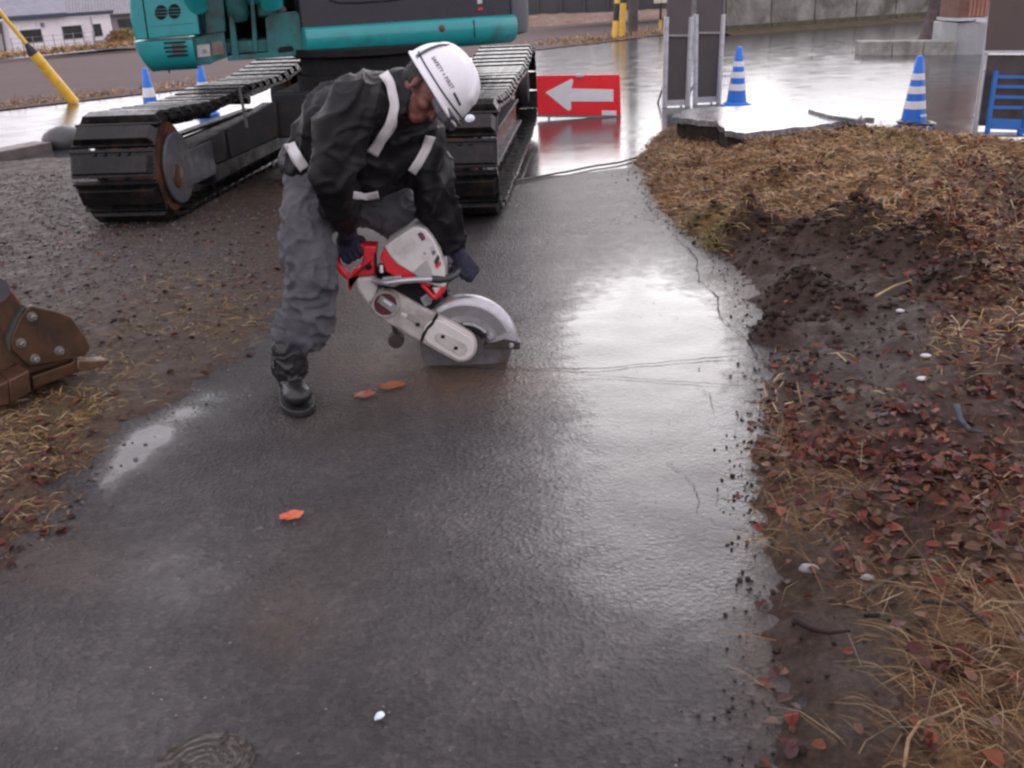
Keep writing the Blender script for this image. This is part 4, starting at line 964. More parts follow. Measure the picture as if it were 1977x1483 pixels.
stick([(1540, 1214), (1565, 1228), (1600, 1236), (1640, 1232)], 0.009, 'dark_stick', 'short dark curved stick on bare soil beside the path edge', 'stick', (0.025, 0.012, 0.011))
stick([(1665, 1160), (1720, 1128), (1770, 1108), (1825, 1085)], 0.006, 'grey_twig', 'long grey twig lying across soil and straw', 'stick', (0.06, 0.05, 0.045))
stick([(1780, 1172), (1855, 1180), (1895, 1210), (1925, 1248)], 0.006, 'black_twig', 'bent black twig in the straw', 'stick', (0.03, 0.027, 0.027))
stick([(1845, 797), (1852, 825), (1870, 843), (1895, 848)], 0.013, 'grey_stick', 'thick slate grey stick among the red leaves', 'stick', (0.055, 0.058, 0.07))
stick([(1742, 1500), (1752, 1440), (1775, 1405), (1820, 1390), (1860, 1372)], 0.0045, 'straw_stem', 'long bent straw stem by the bottom of the bank', 'stem', (0.25, 0.165, 0.095))
stick([(1690, 580), (1725, 560), (1760, 548)], 0.007, 'pale_stem', 'pale dry stem lying on the dug soil', 'stem', (0.33, 0.23, 0.13))
stick([(1855, 990), (1900, 960), (1950, 920)], 0.006, 'tan_stem', 'tan stem lying among the dead leaves', 'stem', (0.26, 0.17, 0.09))
for i, (x, y, s, lab) in enumerate(((1738, 602, .016, 'white pebble below the pale dry stem on the dug soil'), (1787, 689, .017, 'white pebble alone on the grey bare soil'), (1780, 733, .016, 'pale pebble on the grey soil, nearer than the white one'), (1700, 801, .02, 'pale flat pebble at the upper edge of the leaf litter'), (1560, 1102, .022, 'pinkish grey pebble on dark soil beside the path edge'), (1675, 1118, .015, 'small grey pebble next to the straw tuft'))):
    p = at_z(x, y, 0.07); p = at_z(x, y, bank_h(p.x, p.y)); b = MB(); b.hull([q + Vector((rnd.uniform(-.15, .15) * s, rnd.uniform(-.15, .15) * s, 0)) for q in sphere_pts((0, 0, 0), (s * 1.3, s * .9, s * .45), None, 6)])
    s *= 0.75; cc = (0.5, 0.48, 0.47) if i < 3 else (0.17, 0.15, 0.15); o = b.build('pebble', mat('pebble%d' % (i > 2), cc, 0.5, 0, 0.15, 30), smooth=60); o.location = p + up * s * .4; tag(o, lab, 'pebble', 'pale pebbles on the bank')
# ================================================================ EXCAVATOR
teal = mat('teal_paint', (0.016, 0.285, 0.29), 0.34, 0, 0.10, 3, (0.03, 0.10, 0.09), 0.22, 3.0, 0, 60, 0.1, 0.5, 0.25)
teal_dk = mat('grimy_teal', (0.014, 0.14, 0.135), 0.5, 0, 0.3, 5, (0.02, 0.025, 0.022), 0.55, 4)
trackm = mat('wet_track_steel', (0.0075, 0.007, 0.0075), 0.3, 0.0, 0.35, 7, (0.035, 0.022, 0.015), 0.28, 9, 0.15, 45, 0.14, 0.27)
framem = mat('black_frame_paint', (0.013, 0.0135, 0.015), 0.55, 0, 0.3, 5, (0.035, 0.021, 0.012), 0.3, 5, 0.1, 40, 0.12, 0.28)
rust = mat('rust_steel', (0.105, 0.042, 0.018), 0.42, 0.15, 0.4, 7, (0.02, 0.014, 0.011), 0.5, 6, 0.2, 60)
redbrown = mat('red_mud_frame', (0.17, 0.075, 0.055), 0.3, 0.0, 0.35, 4, (0.03, 0.028, 0.03), 0.55, 5, 0.1, 30)
greym = mat('worn_grey_steel', (0.062, 0.064, 0.072), 0.5, 0.0, 0.15, 5, (0.13, 0.085, 0.05), 0.25, 9)
darkm = mat('dark_hydraulics', (0.009, 0.009, 0.0095), 0.7, 0, 0.4, 9, None, 0, 3, 0, 60, 0.12, 0.2)
cabm = mat('cab_dark_panel', (0.022, 0.022, 0.03), 0.3, 0, 0.15, 3)
EO = Vector((-1.299, 8.804, 0.0))
exc = thing('excavator', EO, 'large teal crawler excavator with black steel tracks standing behind the worker', 'excavator', rz=R(-5.5))
exi = invof(exc); EM = mtx(exc)
def loop_pts():
    P = []
    cy, cz, r = -1.78, 0.405, 0.335
    for k in range(25):      # front idler: bottom -> front -> top (clockwise seen from +x: y right, z up)
        a = -PI / 2 - PI * k / 24 * 0.985; P.append((cy + r * math.cos(a), cz + r * math.sin(a)))
    P += [(-1.35, 0.722), (-0.9, 0.70), (-0.45, 0.705), (0.1, 0.745), (0.55, 0.735), (1.0, 0.742), (1.5, 0.79), (1.95, 0.845)]
    cy, cz, r = 2.25, 0.50, 0.37
    for k in range(23):
        a = PI / 2 - k / 22 * (PI * 0.93); P.append((cy + r * math.cos(a), cz + r * math.sin(a)))
    P += [(1.5, 0.085), (1.3, 0.07), (0.5, 0.07), (-0.5, 0.07), (-1.4, 0.07)]
    return P
def resample(P, n):
    Q = P + [P[0]]; L = [0]
    for a, b in zip(Q[:-1], Q[1:]): L.append(L[-1] + math.hypot(b[0] - a[0], b[1] - a[1]))
    T = L[-1]; out = []; j = 0
    for k in range(n):
        s = T * k / n
        while L[j + 1] < s: j += 1
        t = (s - L[j]) / (L[j + 1] - L[j]); out.append((lerp(Q[j][0], Q[j + 1][0], t), lerp(Q[j][1], Q[j + 1][1], t)))
    return out, T / n
LP = loop_pts(); NS = 51; SH, pitch = resample(LP, NS); FINE, _ = resample(LP, 204)
sm_ = MB()
sm_.box((0, 0, 0.0), (0.60, pitch * 0.93, 0.022))
sm_.box((0, -pitch * 0.06, 0.034), (0.585, pitch * 0.62, 0.05), taper=0.9)
sm_.box((0, pitch * 0.405, 0.018), (0.60, pitch * 0.09, 0.03))
for xx in (-0.12, -0.05, 0.05, 0.12): sm_.lathe((xx, pitch * 0.31, 0.008), (0, 0, 1), [(0.014, 0), (0.014, 0.014), (0.009, 0.018)], 8)
def make_track(cx, side):
    rails = []
    for xx in (-0.085, 0.085):      # two chain rails
        tr = MB()
        for k in range(204):
            y0, z0 = FINE[k]; y1, z1 = FINE[(k + 1) % 204]; ty, tz = y1 - y0, z1 - z0; l = math.hypot(ty, tz); ny, nz = tz / l, -ty / l
            hgt = 0.085 if k % 4 < 3 else 0.07
            a = [(cx + xx - .022, y0, z0), (cx + xx + .022, y0, z0), (cx + xx + .022, y1, z1), (cx + xx - .022, y1, z1)]
            b_ = [(p[0], p[1] + ny * hgt, p[2] + nz * hgt) for p in a]
            tr.add(a + b_, [(0, 1, 2, 3), (7, 6, 5, 4), (0, 4, 5, 1), (1, 5, 6, 2), (2, 6, 7, 3), (3, 7, 4, 0)])
        rails.append(tr.build('crawler_track' if not rails else 'chain_rail', trackm, exc if not rails else rails[0], smooth=30))
    t = rails[0]
    first = None
    for k in range(NS):
        y0, z0 = SH[k - 1]; y1, z1 = SH[(k + 1) % NS]; a = math.atan2(z1 - z0, y1 - y0); y, z = SH[k]
        if first is None: o = first = (make_track.shoe.copy() if make_track.shoe else sm_.build('track_shoe', trackm, None, bev=0.008))
        else: o = first.copy()
        if make_track.shoe is None: make_track.shoe = o
        if o.name not in COL.objects: COL.objects.link(o)
        o.parent = t; o.location = (cx + rnd.uniform(-.004, .004), y, z); o.rotation_euler = (a + rnd.gauss(0, 0.015), 0, 0)
    # track frame
    fm_ = MB(); y0, y1 = -1.02, 1.55
    xl = cx - 0.14; wf_ = 0.28 if side > 0 else 0.41
    fm_.prism([(cx - 0.14, y0, 0.13), (cx - 0.14, y1, 0.14), (cx - 0.14, y1, 0.50), (cx - 0.14, 1.1, 0.47), (cx - 0.14, -0.8, 0.45), (cx - 0.14, y0, 0.42)], (wf_, 0, 0))
    fm_.build('track_frame', redbrown if side > 0 else framem, t, bev=0.02)
    b = MB(); (b.box((cx + side * 0.15, 0.1, 0.235), (0.10, 2.75, 0.025)) if side > 0 else None); b.box((cx + side * 0.15, 0.1, 0.475), (0.10, 2.1, 0.025)); b.build('frame_flange', greym if side > 0 else framem, t, bev=0.006)
    # idler, sprocket, rollers
    idc = Vector((cx, -1.78, 0.405))
    b = MB(); e_ = 0.11; b.lathe(idc - Vector((0.15 if side < 0 else 0.26, 0, 0)), (1, 0, 0), [(0.02, 0), (0.31, 0), (0.328, 0.015), (0.328, 0.12), (0.333, 0.125), (0.333, 0.175), (0.328, 0.18), (0.328, 0.285 + e_), (0.31, 0.3 + e_), (0.02, 0.3 + e_)], 48); idl = b.build('idler_wheel', rust, t, smooth=30, bev=0.004)
    for s in (-1, 1):
        x = cx + s * (0.262 if side * s < 0 else 0.152)
        b = MB(); b.prism([(x, -1.70 + 0.25 * math.cos(a), 0.385 + 0.25 * math.sin(a) * (1.0 if math.sin(a) > 0 else 1.05)) for a in [2 * PI * k / 32 for k in range(32)]], (s * 0.03, 0, 0)); b.box((x + s * .017, -1.33, 0.345), (0.034, 0.6, 0.26)); b.build('idler_yoke', greym, t, bev=0.01)
        b = MB(); b.lathe((x + s * 0.028, -1.76, 0.33), (s, 0, 0), [(0.085, 0), (0.08, 0.012), (0.05, 0.016), (0.0, 0.018)], 20); b.build('hub_cap', rust, t)
    sp = MB(); c_ = (cx, 2.25, 0.50); pr = []
    n = 21
    for k in range(n * 4):
        a = 2 * PI * k / (n * 4); r_ = 0.285 if k % 4 < 2 else 0.335; pr.append((cx - 0.04, 2.25 + r_ * math.cos(a), 0.50 + r_ * math.sin(a)))
    sp.prism(pr, (0.08, 0, 0)); sp.build('sprocket', rust, t)
    b = MB(); b.lathe((cx - 0.2, 2.25, 0.5), (1, 0, 0), [(0.2, 0), (0.22, 0.04), (0.22, 0.36), (0.17, 0.43), (0.02, 0.44)], 28); b.build('drive_motor', framem, t, bev=0.01)
    for y in (-1.2, -0.72, -0.25, 0.22, 0.7, 1.18):
        b = MB(); b.lathe((cx - 0.15, y, 0.185), (1, 0, 0), [(0.07, 0), (0.075, 0.02), (0.095, 0.03), (0.095, 0.11), (0.075, 0.12), (0.075, 0.18), (0.095, 0.19), (0.095, 0.27), (0.075, 0.28), (0.07, 0.3)], 18); b.build('track_roller', rust, t)
    for y in (-0.45, 0.6):
        b = MB(); b.lathe((cx - 0.13, y, 0.625), (1, 0, 0), [(0.045, 0), (0.048, 0.2)], 14); b.build('carrier_roller', framem, t)
    return t
make_track.shoe = None
make_track(-1.18, -1); make_track(1.18, 1)
# centre frame
cf = MB(); cf.prism([(-0.5, -0.62, 0.42), (0.5, -0.62, 0.42), (0.6, 0.7, 0.42), (-0.6, 0.7, 0.42)], (0, 0, 0.36))
for s in (-1, 1):
    for e in (-1, 1):
        def ring_(x, y, w_, z0, z1): return [(x, y - w_, z0), (x, y + w_, z0), (x, y - w_, z1), (x, y + w_, z1)]
        cf.hull(ring_(s * 0.45, e * 0.40, 0.26, 0.44, 0.73) + ring_(s * 0.82, e * 0.70, 0.2, 0.30, 0.54))
        cf.hull(ring_(s * 0.82, e * 0.70, 0.2, 0.30, 0.54) + ring_(s * 1.06, e * 0.80, 0.24, 0.22, 0.43))
cf.build('undercarriage_frame', framem, exc, bev=0.02)
b = MB(); b.lathe((0.14, 0, 0.76), (0, 0, 1), [(0.56, 0), (0.56, 0.12), (0.52, 0.13), (0.52, 0.26), (0.58, 0.27), (0.58, 0.33)], 48); b.build('slew_ring', darkm, exc, bev=0.008)
b = MB(); b.tube([(-0.62, -0.98, 0.86), (-0.60, -0.99, 0.56)], 0.012, 6); b.build('grease_hose', greym, exc)

# ---- upper structure; its front line is swung a little away to the right
UX = Vector((math.cos(R(12.5)), math.sin(R(12.5)), 0)); UN = Vector((-UX.y, UX.x, 0)); UP0 = Vector((-1.58, 8.5, 0))
def fu(px, py, o=0.0): return at_pl(px, py, UP0 + UN * o, UN)
def upart(pxs, dep, name, m, o=0.0, parent=None, **k):
    b = MB(); b.prism([fu(x, y, o) for x, y in pxs], UN * dep); return b.build(name, m, parent or exc, exi, **k)
def usz(p, s): return Vector((p.x, p.y, s))
# deck
b = MB(); zd = 1.06
dk = [UP0 - UX * 1.0 + UN * 0.12, UP0 + UX * 1.55 + UN * 0.12, UP0 + UX * 1.75 + UN * 0.4, UP0 + UX * 1.75 + UN * 2.2, UP0 + UX * 0.4 + UN * 2.75, UP0 - UX * 1.05 + UN * 2.2]
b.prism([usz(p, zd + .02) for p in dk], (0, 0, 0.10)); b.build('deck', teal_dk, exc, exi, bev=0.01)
# left cover box with door, grilles, lower louvre
box = upart([(249, -8), (252, 40), (262, 78), (387, 67), (376, -4)], 1.3, 'side_cover', teal, 0.0, bev=0.012)
g0 = fu(249, -8); b = MB(); b.prism([usz(fu(249, -8, 0.0), 1.62), usz(fu(376, -4, 0.0), 1.62), usz(fu(376, -4, 0.0), 2.25), usz(fu(251, -4, 0.0) , 2.25)], UN * 1.3); b.build('upper_cover', teal, exc, exi, bev=0.03)
upart([(273, 0 - 8), (285, 76), (287.5, 76), (275.5, -8)], 0.004, 'door_gap', darkm, -0.0035)
upart([(378, -6), (388, 66), (392, 66), (382, -6)], 0.1, 'seam_gap', darkm, 0.004)
def ell(cx, cy, rx, ry, n=24): return [(cx + rx * math.cos(2 * PI * k / n), cy + ry * math.sin(2 * PI * k / n)) for k in range(n)]
for cx, cy in ((311, 24), (336.5, 22)):
    gr = upart(ell(cx, cy, 12, 14.5), 0.004, 'round_grille', darkm, -0.0035)
    for k in (-6, 0.2, 6.4):
        hw = 11.6 * math.sqrt(max(0, 1 - (k / 14.5) ** 2)); upart([(cx - hw, cy + k - 1.3 + .4), (cx + hw, cy + k - 1.3 - .4), (cx + hw, cy + k + 1.3 - .4), (cx - hw, cy + k + 1.3 + .4)], 0.006, 'grille_bar', teal_dk, -0.009, gr)
for yy in (20, 36, 50):
    upart([(291, yy + 1.3), (374, yy - 5.6), (374, yy - 4.8), (291, yy + 2.1)], 0.002, 'pressed_rib', teal_dk, -0.0015) if yy == 50 else None
# rounded lower box: profile swept along the front
prof = [(0.0, 0.0), (-0.03, -0.01), (-0.035, -0.09), (-0.02, -0.15), (0.02, -0.205), (0.09, -0.235)]
LB = MB(); zt_ = fu(263, 80).z; A0, A1 = fu(263, 80), fu(371, 74); A0.z = A1.z = zt_ - 0.003; V = []
cols = [A0 + UN * 0.5 - UX * 0.03, A0 + UN * 0.07 - UX * 0.028, A0 + UN * 0.015 - UX * 0.012, A0 + UX * 0.03, A1 - UX * 0.01, A1]
ins = [0.0, 0.0, 0.4, 1, 1, 1]
for c_, i_ in zip(cols, ins):
    for o_, z_ in prof: V.append(c_ + UN * (o_ * i_) + UX * ((0.10 * (z_ / -0.235) ** 2) if c_ in cols[:4] else 0) + Vector((0, 0, z_)))
nP = len(prof)
LB.add(V, [(i * nP + k, (i + 1) * nP + k, (i + 1) * nP + k + 1, i * nP + k + 1) for i in range(len(cols) - 1) for k in range(nP - 1)])
n0 = len(LB.v); LB.add([V[i * nP] for i in range(len(cols))] + [A1 + UN * 0.5], [list(range(len(cols) + 1))])
LB.add([V[i * nP + nP - 1] for i in range(len(cols))] + [A1 + UN * 0.5 + Vector((0, 0, -0.235))], [list(range(len(cols) + 1))])
LB.add([V[(len(cols) - 1) * nP + k] for k in range(nP)] + [A1 + UN * .5 + Vector((0, 0, -.235)), A1 + UN * .5], [list(range(nP + 2))])
lb = LB.build('lower_cover', teal, exc, exi, smooth=50)
for (xa, ya, xb, yb) in ((316, 83.5, 358, 81), (316, 92.5, 361, 90), (319, 100, 362, 98.5), (323, 108.5, 363, 106)):
    upart([(xa, ya - 1.7), (xb, yb - 1.7), (xb, yb + 1.7), (xa, ya + 1.7)], 0.01, 'louvre_slot', darkm, -0.040, lb)
upart([(331, 86), (355, 84.5), (356, 104), (334, 105.5)], 0.003, 'mesh_screen', greym, -0.0375, lb)
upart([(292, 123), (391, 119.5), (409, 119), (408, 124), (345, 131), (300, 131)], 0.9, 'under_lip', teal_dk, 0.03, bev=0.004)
b = MB(); b.tube([fu(326, 131, .1), fu(327, 141, .1)], 0.006, 6); b.build('drain_pipe', darkm, exc, exi)
# plate right of the box with plates on it
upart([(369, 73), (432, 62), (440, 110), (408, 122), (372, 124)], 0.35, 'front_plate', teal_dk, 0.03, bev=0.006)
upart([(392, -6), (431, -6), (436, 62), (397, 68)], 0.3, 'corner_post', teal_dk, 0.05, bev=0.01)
upart([(380, 87.5), (404.5, 85), (406.5, 108.5), (382, 111)], 0.004, 'data_plate', mat('aluminium_plate', (0.42, 0.41, 0.4), 0.4, 0.1, 0.2, 30), 0.024)
upart([(390, 96), (398, 95), (399.5, 103), (391.5, 104)], 0.002, 'plate_mark', mat('plate_print', (0.2, 0.19, 0.18), 0.5), 0.0215)
upart([(408, 82), (430, 79), (433, 104), (410, 107)], 0.004, 'warning_plate', mat('brown_plate', (0.16, 0.12, 0.10), 0.5, 0, 0.3, 20), 0.024)
# boom foot bay
upart([(430, -10), (585, -10), (592, 106), (440, 116)], 0.05, 'bay_back', darkm, 0.75)
upart([(441, 20), (449, 19), (462, 106), (447, 108)], 0.7, 'boom_bracket', teal_dk, 0.06, bev=0.006)
upart([(482, -8), (490, -8), (499, 101), (489, 103)], 0.7, 'boom_bracket', teal_dk, 0.1, bev=0.006)
upart([(440, 108), (592, 96), (594, 107), (441, 118)], 0.4, 'front_beam', teal_dk, 0.02, bev=0.005)
pl_ = upart([(512, 36), (522, 27), (572, 22), (588, 40), (592, 100), (518, 106)], 0.02, 'foot_plate', teal_dk, 0.03, bev=0.004)
q = [(540 + 0, 91), (563, 89), (567, 93), (566, 99), (538, 102), (536, 97)]; upart(q, 0.01, 'oval_slot', darkm, 0.0155, bev=0.002)
b = MB(); b.lathe(fu(452, -6, 0.12), (0.1, 0, -1), [(0.09, 0), (0.09, 0.13), (0.06, 0.19), (0.02, 0.2)], 20); b.build('swing_cylinder', teal_dk, exc, exi)
hs_ = random.Random(3)
for k in range(9):
    x = 462 + k * 13 + hs_.uniform(-5, 5); b = MB(); P = [fu(x, -10, .25 + hs_.uniform(0, .3)), fu(x + hs_.uniform(-8, 8), 25, .22 + hs_.uniform(0, .3)), fu(x + hs_.uniform(-15, 15), 60, .3 + hs_.uniform(0, .3)), fu(x + hs_.uniform(-10, 20), 100, .4)]
    Q = [P[0].lerp(P[1], t).lerp(P[1].lerp(P[2], t), t) for t in (0, .25, .5, .75, 1)] + [P[3]]
    b.tube(Q, 0.016, 8); b.build('hydraulic_hose', darkm, exc, exi)
b = MB(); b.box(fu(520, 8, .3), (0.22, 0.3, 0.2), Matrix.Rotation(R(12.5), 3, 'Z')); b.build('valve_block', teal_dk, exc, exi, bev=0.02)
b = MB(); b.lathe(fu(545, 20, .15), (0.2, -1, .1), [(0.035, 0), (0.035, .04), (.02, .05)], 12); b.build('hose_fitting', greym, exc, exi)
# cab skirt and its swept end, cab above
skp = [(0.0, 0.0), (-0.035, -0.004), (-0.062, -0.03), (-0.07, -0.09), (-0.06, -0.15), (-0.03, -0.205), (0.03, -0.232)]
S = MB(); a0, a1, a2 = fu(581, 54), fu(911, 33), None
d2 = (UX + UN * 0.42).normalized(); a2 = a1 + d2 * 0.42
cols = [(a0 + UN * 0.25, UN * 0), (a0 + UX * 0.004, UX * -0.0), (a0 + UX * 0.03, UN), (a1 - UX * 0.02, UN), (a1, UN), (a2, (UN - UX * 0.4).normalized()), (a2 + UN * 0.18 + UX * .05, (UN * .6 - UX * .8))]
V = []
for c_, nn in cols:
    for o_, z_ in skp: V.append(c_ + nn * o_ + Vector((0, 0, z_)))
nP = len(skp)
S.add(V, [(i * nP + k, (i + 1) * nP + k, (i + 1) * nP + k + 1, i * nP + k + 1) for i in range(len(cols) - 1) for k in range(nP - 1)])
S.add([V[i * nP] for i in range(len(cols))], [list(range(len(cols)))]); S.add([V[i * nP + nP - 1] for i in range(len(cols))], [list(range(len(cols)))])
sk = S.build('cab_skirt', teal, exc, exi, smooth=50)
b = MB(); b.prism([a1 + UN * -0.0715 + Vector((0, 0, -0.02)), a1 + UN * -0.0715 + UX * .006 + Vector((0, 0, -0.02)), a1 + UN * -0.0715 + UX * .006 + Vector((0, 0, -0.16)), a1 + UN * -0.0715 + Vector((0, 0, -0.16))], UN * 0.01); b.build('panel_seam', darkm, sk, exi)
b = MB(); c_ = at_y(852, 52, (a1.y + a0.y) / 2 + .10) - UN * 0.0; b.hull(sphere_pts(fu(853, 55, -0.0675), (0.028, 0.008, 0.03), Matrix.Rotation(R(12.5), 3, 'Z'), 6)); b.build('rust_spot', rust, sk, exi)
# cab body
cz0 = a0.z; ca = [a0 + UX * 0.0 + UN * 0.0, a1 + UX * 0.0, a2 + UN * 0.02, a2 + UN * 1.3, a0 + UN * 1.7]
b = MB(); b.prism([usz(p, cz0 - 0.02) for p in ca], (0, 0, 0.42)); cabl = b.build('cab_lower_panel', cabm, exc, exi, bev=0.015)
b = MB(); b.prism([usz(p + (UN * 0.03), cz0 + 0.40) for p in ca], (0, 0, 1.1)); b.build('cab_window', mat('cab_glass', (0.03, 0.035, 0.04), 0.06, 0, 0.1, 1), exc, exi)
b = MB(); b.prism([usz(p - UN * .03, cz0 + 1.5) for p in ca], (0, 0, 0.14)); b.build('cab_roof', teal, exc, exi, bev=0.05)
for p in ca[:3] + ca[3:]:
    b = MB(); b.tube([usz(p, cz0 + 0.38), usz(p, cz0 + 1.52)], 0.045, 8); b.build('cab_pillar', cabm, exc, exi)
P = [fu(x, y, -0.004) for x, y in ((632, -6), (640, 2), (655, 6), (690, 6), (760, 1), (790, -6))]; b = MB(); b.tube(P, 0.006, 6); b.build('window_seal', darkm, exc, exi)
upart([(920, 15), (929, 13.5), (929.5, 17.5), (921, 19)], 0.006, 'reflector', mat('red_reflector', (0.7, 0.03, 0.05), 0.25), 0.06) if False else None
pr_ = a1 + d2 * 0.065; rn = (UN - UX * 0.4).normalized()
for zo, hgt, m_, nm in ((0.05, 0.02, mat('red_reflector', (0.75, 0.02, 0.04), 0.25), 'reflector'), (0.10, 0.05, mat('pale_label', (0.55, 0.55, 0.56), 0.4), 'door_label')):
    b = MB(); b.prism([pr_ - rn * 0.006 + Vector((0, 0, zo)), pr_ - rn * 0.006 + d2 * 0.045 + Vector((0, 0, zo + .004)), pr_ - rn * 0.006 + d2 * 0.045 + Vector((0, 0, zo + hgt)), pr_ - rn * 0.006 + Vector((0, 0, zo + hgt))], rn * 0.01); b.build(nm, m_, exc, exi)
# grey rounded corner bumper at the end of the skirt
e_ = a2 + UX * 0.075 + UN * 0.1; b = MB(); b.lathe(Vector((e_.x, e_.y, a2.z - 0.17)), (0, 0, 1), [(0.02, 0), (0.085, 0.02), (0.098, 0.08), (0.098, 0.9), (0.09, 0.95), (.02, .96)], 24); b.build('corner_bumper', mat('bumper_grey', (0.13, 0.13, 0.15), 0.35, 0, 0.1, 4), exc, exi)
# engine hood and counterweight behind
hd = [UP0 - UX * 1.0 + UN * 1.45, UP0 + UX * 1.6 + UN * 1.75, UP0 + UX * 1.55 + UN * 2.4, UP0 + UX * 0.9 + UN * 2.85, UP0 - UX * 0.4 + UN * 2.85, UP0 - UX * 1.0 + UN * 2.3]
b = MB(); b.prism([usz(p, 1.18) for p in hd], (0, 0, 1.05)); b.build('counterweight', teal, exc, exi, bev=0.08)
# boom, arm and bucket of the same machine, arching out of the frame
def beam(P, wd, hs, name, m):
    b = MB(); V = []; n = len(P)
    for i, p in enumerate(P):
        p = Vector(p); t = (Vector(P[min(i + 1, n - 1)]) - Vector(P[max(i - 1, 0)])).normalized(); s = Vector((0.99, -0.1, 0)); s = (s - t * s.dot(t)).normalized(); u_ = s.cross(t)
        for a, c in ((-1, -1), (1, -1), (1, 1), (-1, 1)): V.append(p + s * a * wd / 2 + u_ * c * hs[i] / 2)
    b.add(V, [(i * 4 + k, i * 4 + (k + 1) % 4, (i + 1) * 4 + (k + 1) % 4, (i + 1) * 4 + k) for i in range(n - 1) for k in range(4)] + [(0, 1, 2, 3), ((n - 1) * 4 + 3, (n - 1) * 4 + 2, (n - 1) * 4 + 1, (n - 1) * 4)])
    return b.build(name, m, exc, exi, bev=0.02)
BF = fu(470, -14, 0.35)
beam([BF, BF + Vector((-0.15, -0.9, 1.5)), Vector((-2.05, 6.4, 4.25)), Vector((-2.25, 4.9, 4.55))], 0.4, [0.4, 0.65, 0.7, 0.4], 'boom', teal)
beam([(-2.25, 5.3, 5.0), (-2.3, 4.9, 4.5), (-2.65, 4.35, 2.6), (-2.98, 4.0, 1.25)], 0.32, [0.3, 0.5, 0.42, 0.25], 'arm', teal)
for s in (-.3, .3):
    b = MB(); b.tube([BF + Vector((s, -.35, -.1)), BF + Vector((s * .9, -1.25, 1.3))], 0.09, 14); b.build('boom_cylinder', teal, exc, exi)
    b = MB(); b.tube([BF + Vector((s * .9, -1.25, 1.3)), BF + Vector((s * .85, -1.6, 1.9))], 0.05, 12); b.build('cylinder_rod', galv, exc, exi)
# bucket: right side wall faces the viewer, shell goes away to the left
bucket_brown = mat('bucket_brown', (0.088, 0.04, 0.018), 0.36, 0.1, 0.35, 5, (0.03, 0.018, 0.011), 0.5, 6, 0.12, 45, 0.12)
KE = Vector((0.74, 0.67, 0)).normalized(); KN = Vector((-KE.y, KE.x, 0)); KP = Vector((-1.95, 3.70, 0))
def kp(px, py, o=0.0): return at_pl(px, py, KP + KN * o, KN)
b = MB(); b.prism([kp(x, y, 0.03) for x, y in ((-70, 485), (0, 533), (30, 566), (52, 598), (95, 625), (140, 680), (142, 699), (60, 724), (52, 770), (-10, 776), (-90, 720), (-130, 600))], KN * 0.75); bk = b.build('bucket', bucket_brown, exc, exi, bev=0.012)
pts = [(53, 594), (62, 590), (112, 602), (138, 612), (164, 648), (174, 670), (173, 677), (166, 685), (140, 694), (60, 709), (55, 707), (22, 674), (20, 655), (38, 613)]
b = MB(); b.prism([kp(x, y, 0.0) for x, y in pts], KN * 0.028); b.build('side_cutter', bucket_brown, bk, exi, bev=0.006)
b = MB(); b.prism([kp(x, y, -0.0) for x, y in ((51, 592), (37, 612), (19, 655), (21, 676), (16, 676), (13, 653), (32, 609), (46, 590))], KN * 0.029); b.build('paint_edge', mat('teal_worn', (0.03, 0.07, 0.055), 0.5, 0, 0.5, 40, (0.08, 0.04, 0.02), 0.5, 60), bk, exi)
for x, y in ((61, 611), (40, 662), (67, 692), (114, 677)):
    c_ = kp(x, y, 0.0); b = MB(); b.lathe(c_ - KN * 0.0, -KN, [(0.02, 0), (0.02, 0.006), (0.0125, 0.0065), (0.0125, 0.03), (0.008, 0.033), (0.004, .027), (0, .027)], 10); b.build('bolt', mat('bolt_steel', (0.22, 0.2, 0.18), 0.35, 0.5, 0.25, 30), bk, exi, smooth=30)
b = MB(); b.prism([kp(x, y, 0.01) for x, y in ((62, 728), (138, 701), (150, 690), (160, 712), (150, 720), (64, 752))], KN * 0.5); b.build('cutting_lip', bucket_brown, bk, exi, bev=0.005)
b = MB(); b.prism([kp(x, y, -0.01) for x, y in ((150, 694), (165, 696), (190, 696), (209, 694), (214, 698), (205, 706), (185, 713), (158, 718), (148, 716))], KN * 0.07); b.build('tooth', mat('tooth_steel', (0.14, 0.085, 0.05), 0.3, 0.3, 0.3, 9), bk, exi, bev=0.006)
b = MB(); b.prism([kp(x, y, -0.10) for x, y in ((17, 735), (56, 715), (62, 757), (20, 782))], KN * 0.12); b.prism([kp(x, y, -0.10) for x, y in ((17, 735), (20, 782), (-20, 788), (-20, 752))], KN * 0.12); b.build('tooth_adapter', bucket_brown, bk, exi, bev=0.006)
b = MB(); c_ = kp(-60, 530, 0.3); b.tube([c_ - KN * .35, c_ + KN * .5], 0.05, 14); b.build('pivot_pin', greym, bk, exi)
b = MB(); b.hull([kp(-120, 470, .15), kp(-40, 480, .15), kp(-80, 600, .15), kp(-120, 470, .45), kp(-40, 480, .45), kp(-80, 600, .45)]); b.build('hanger', bucket_brown, bk, exi, bev=0.01)
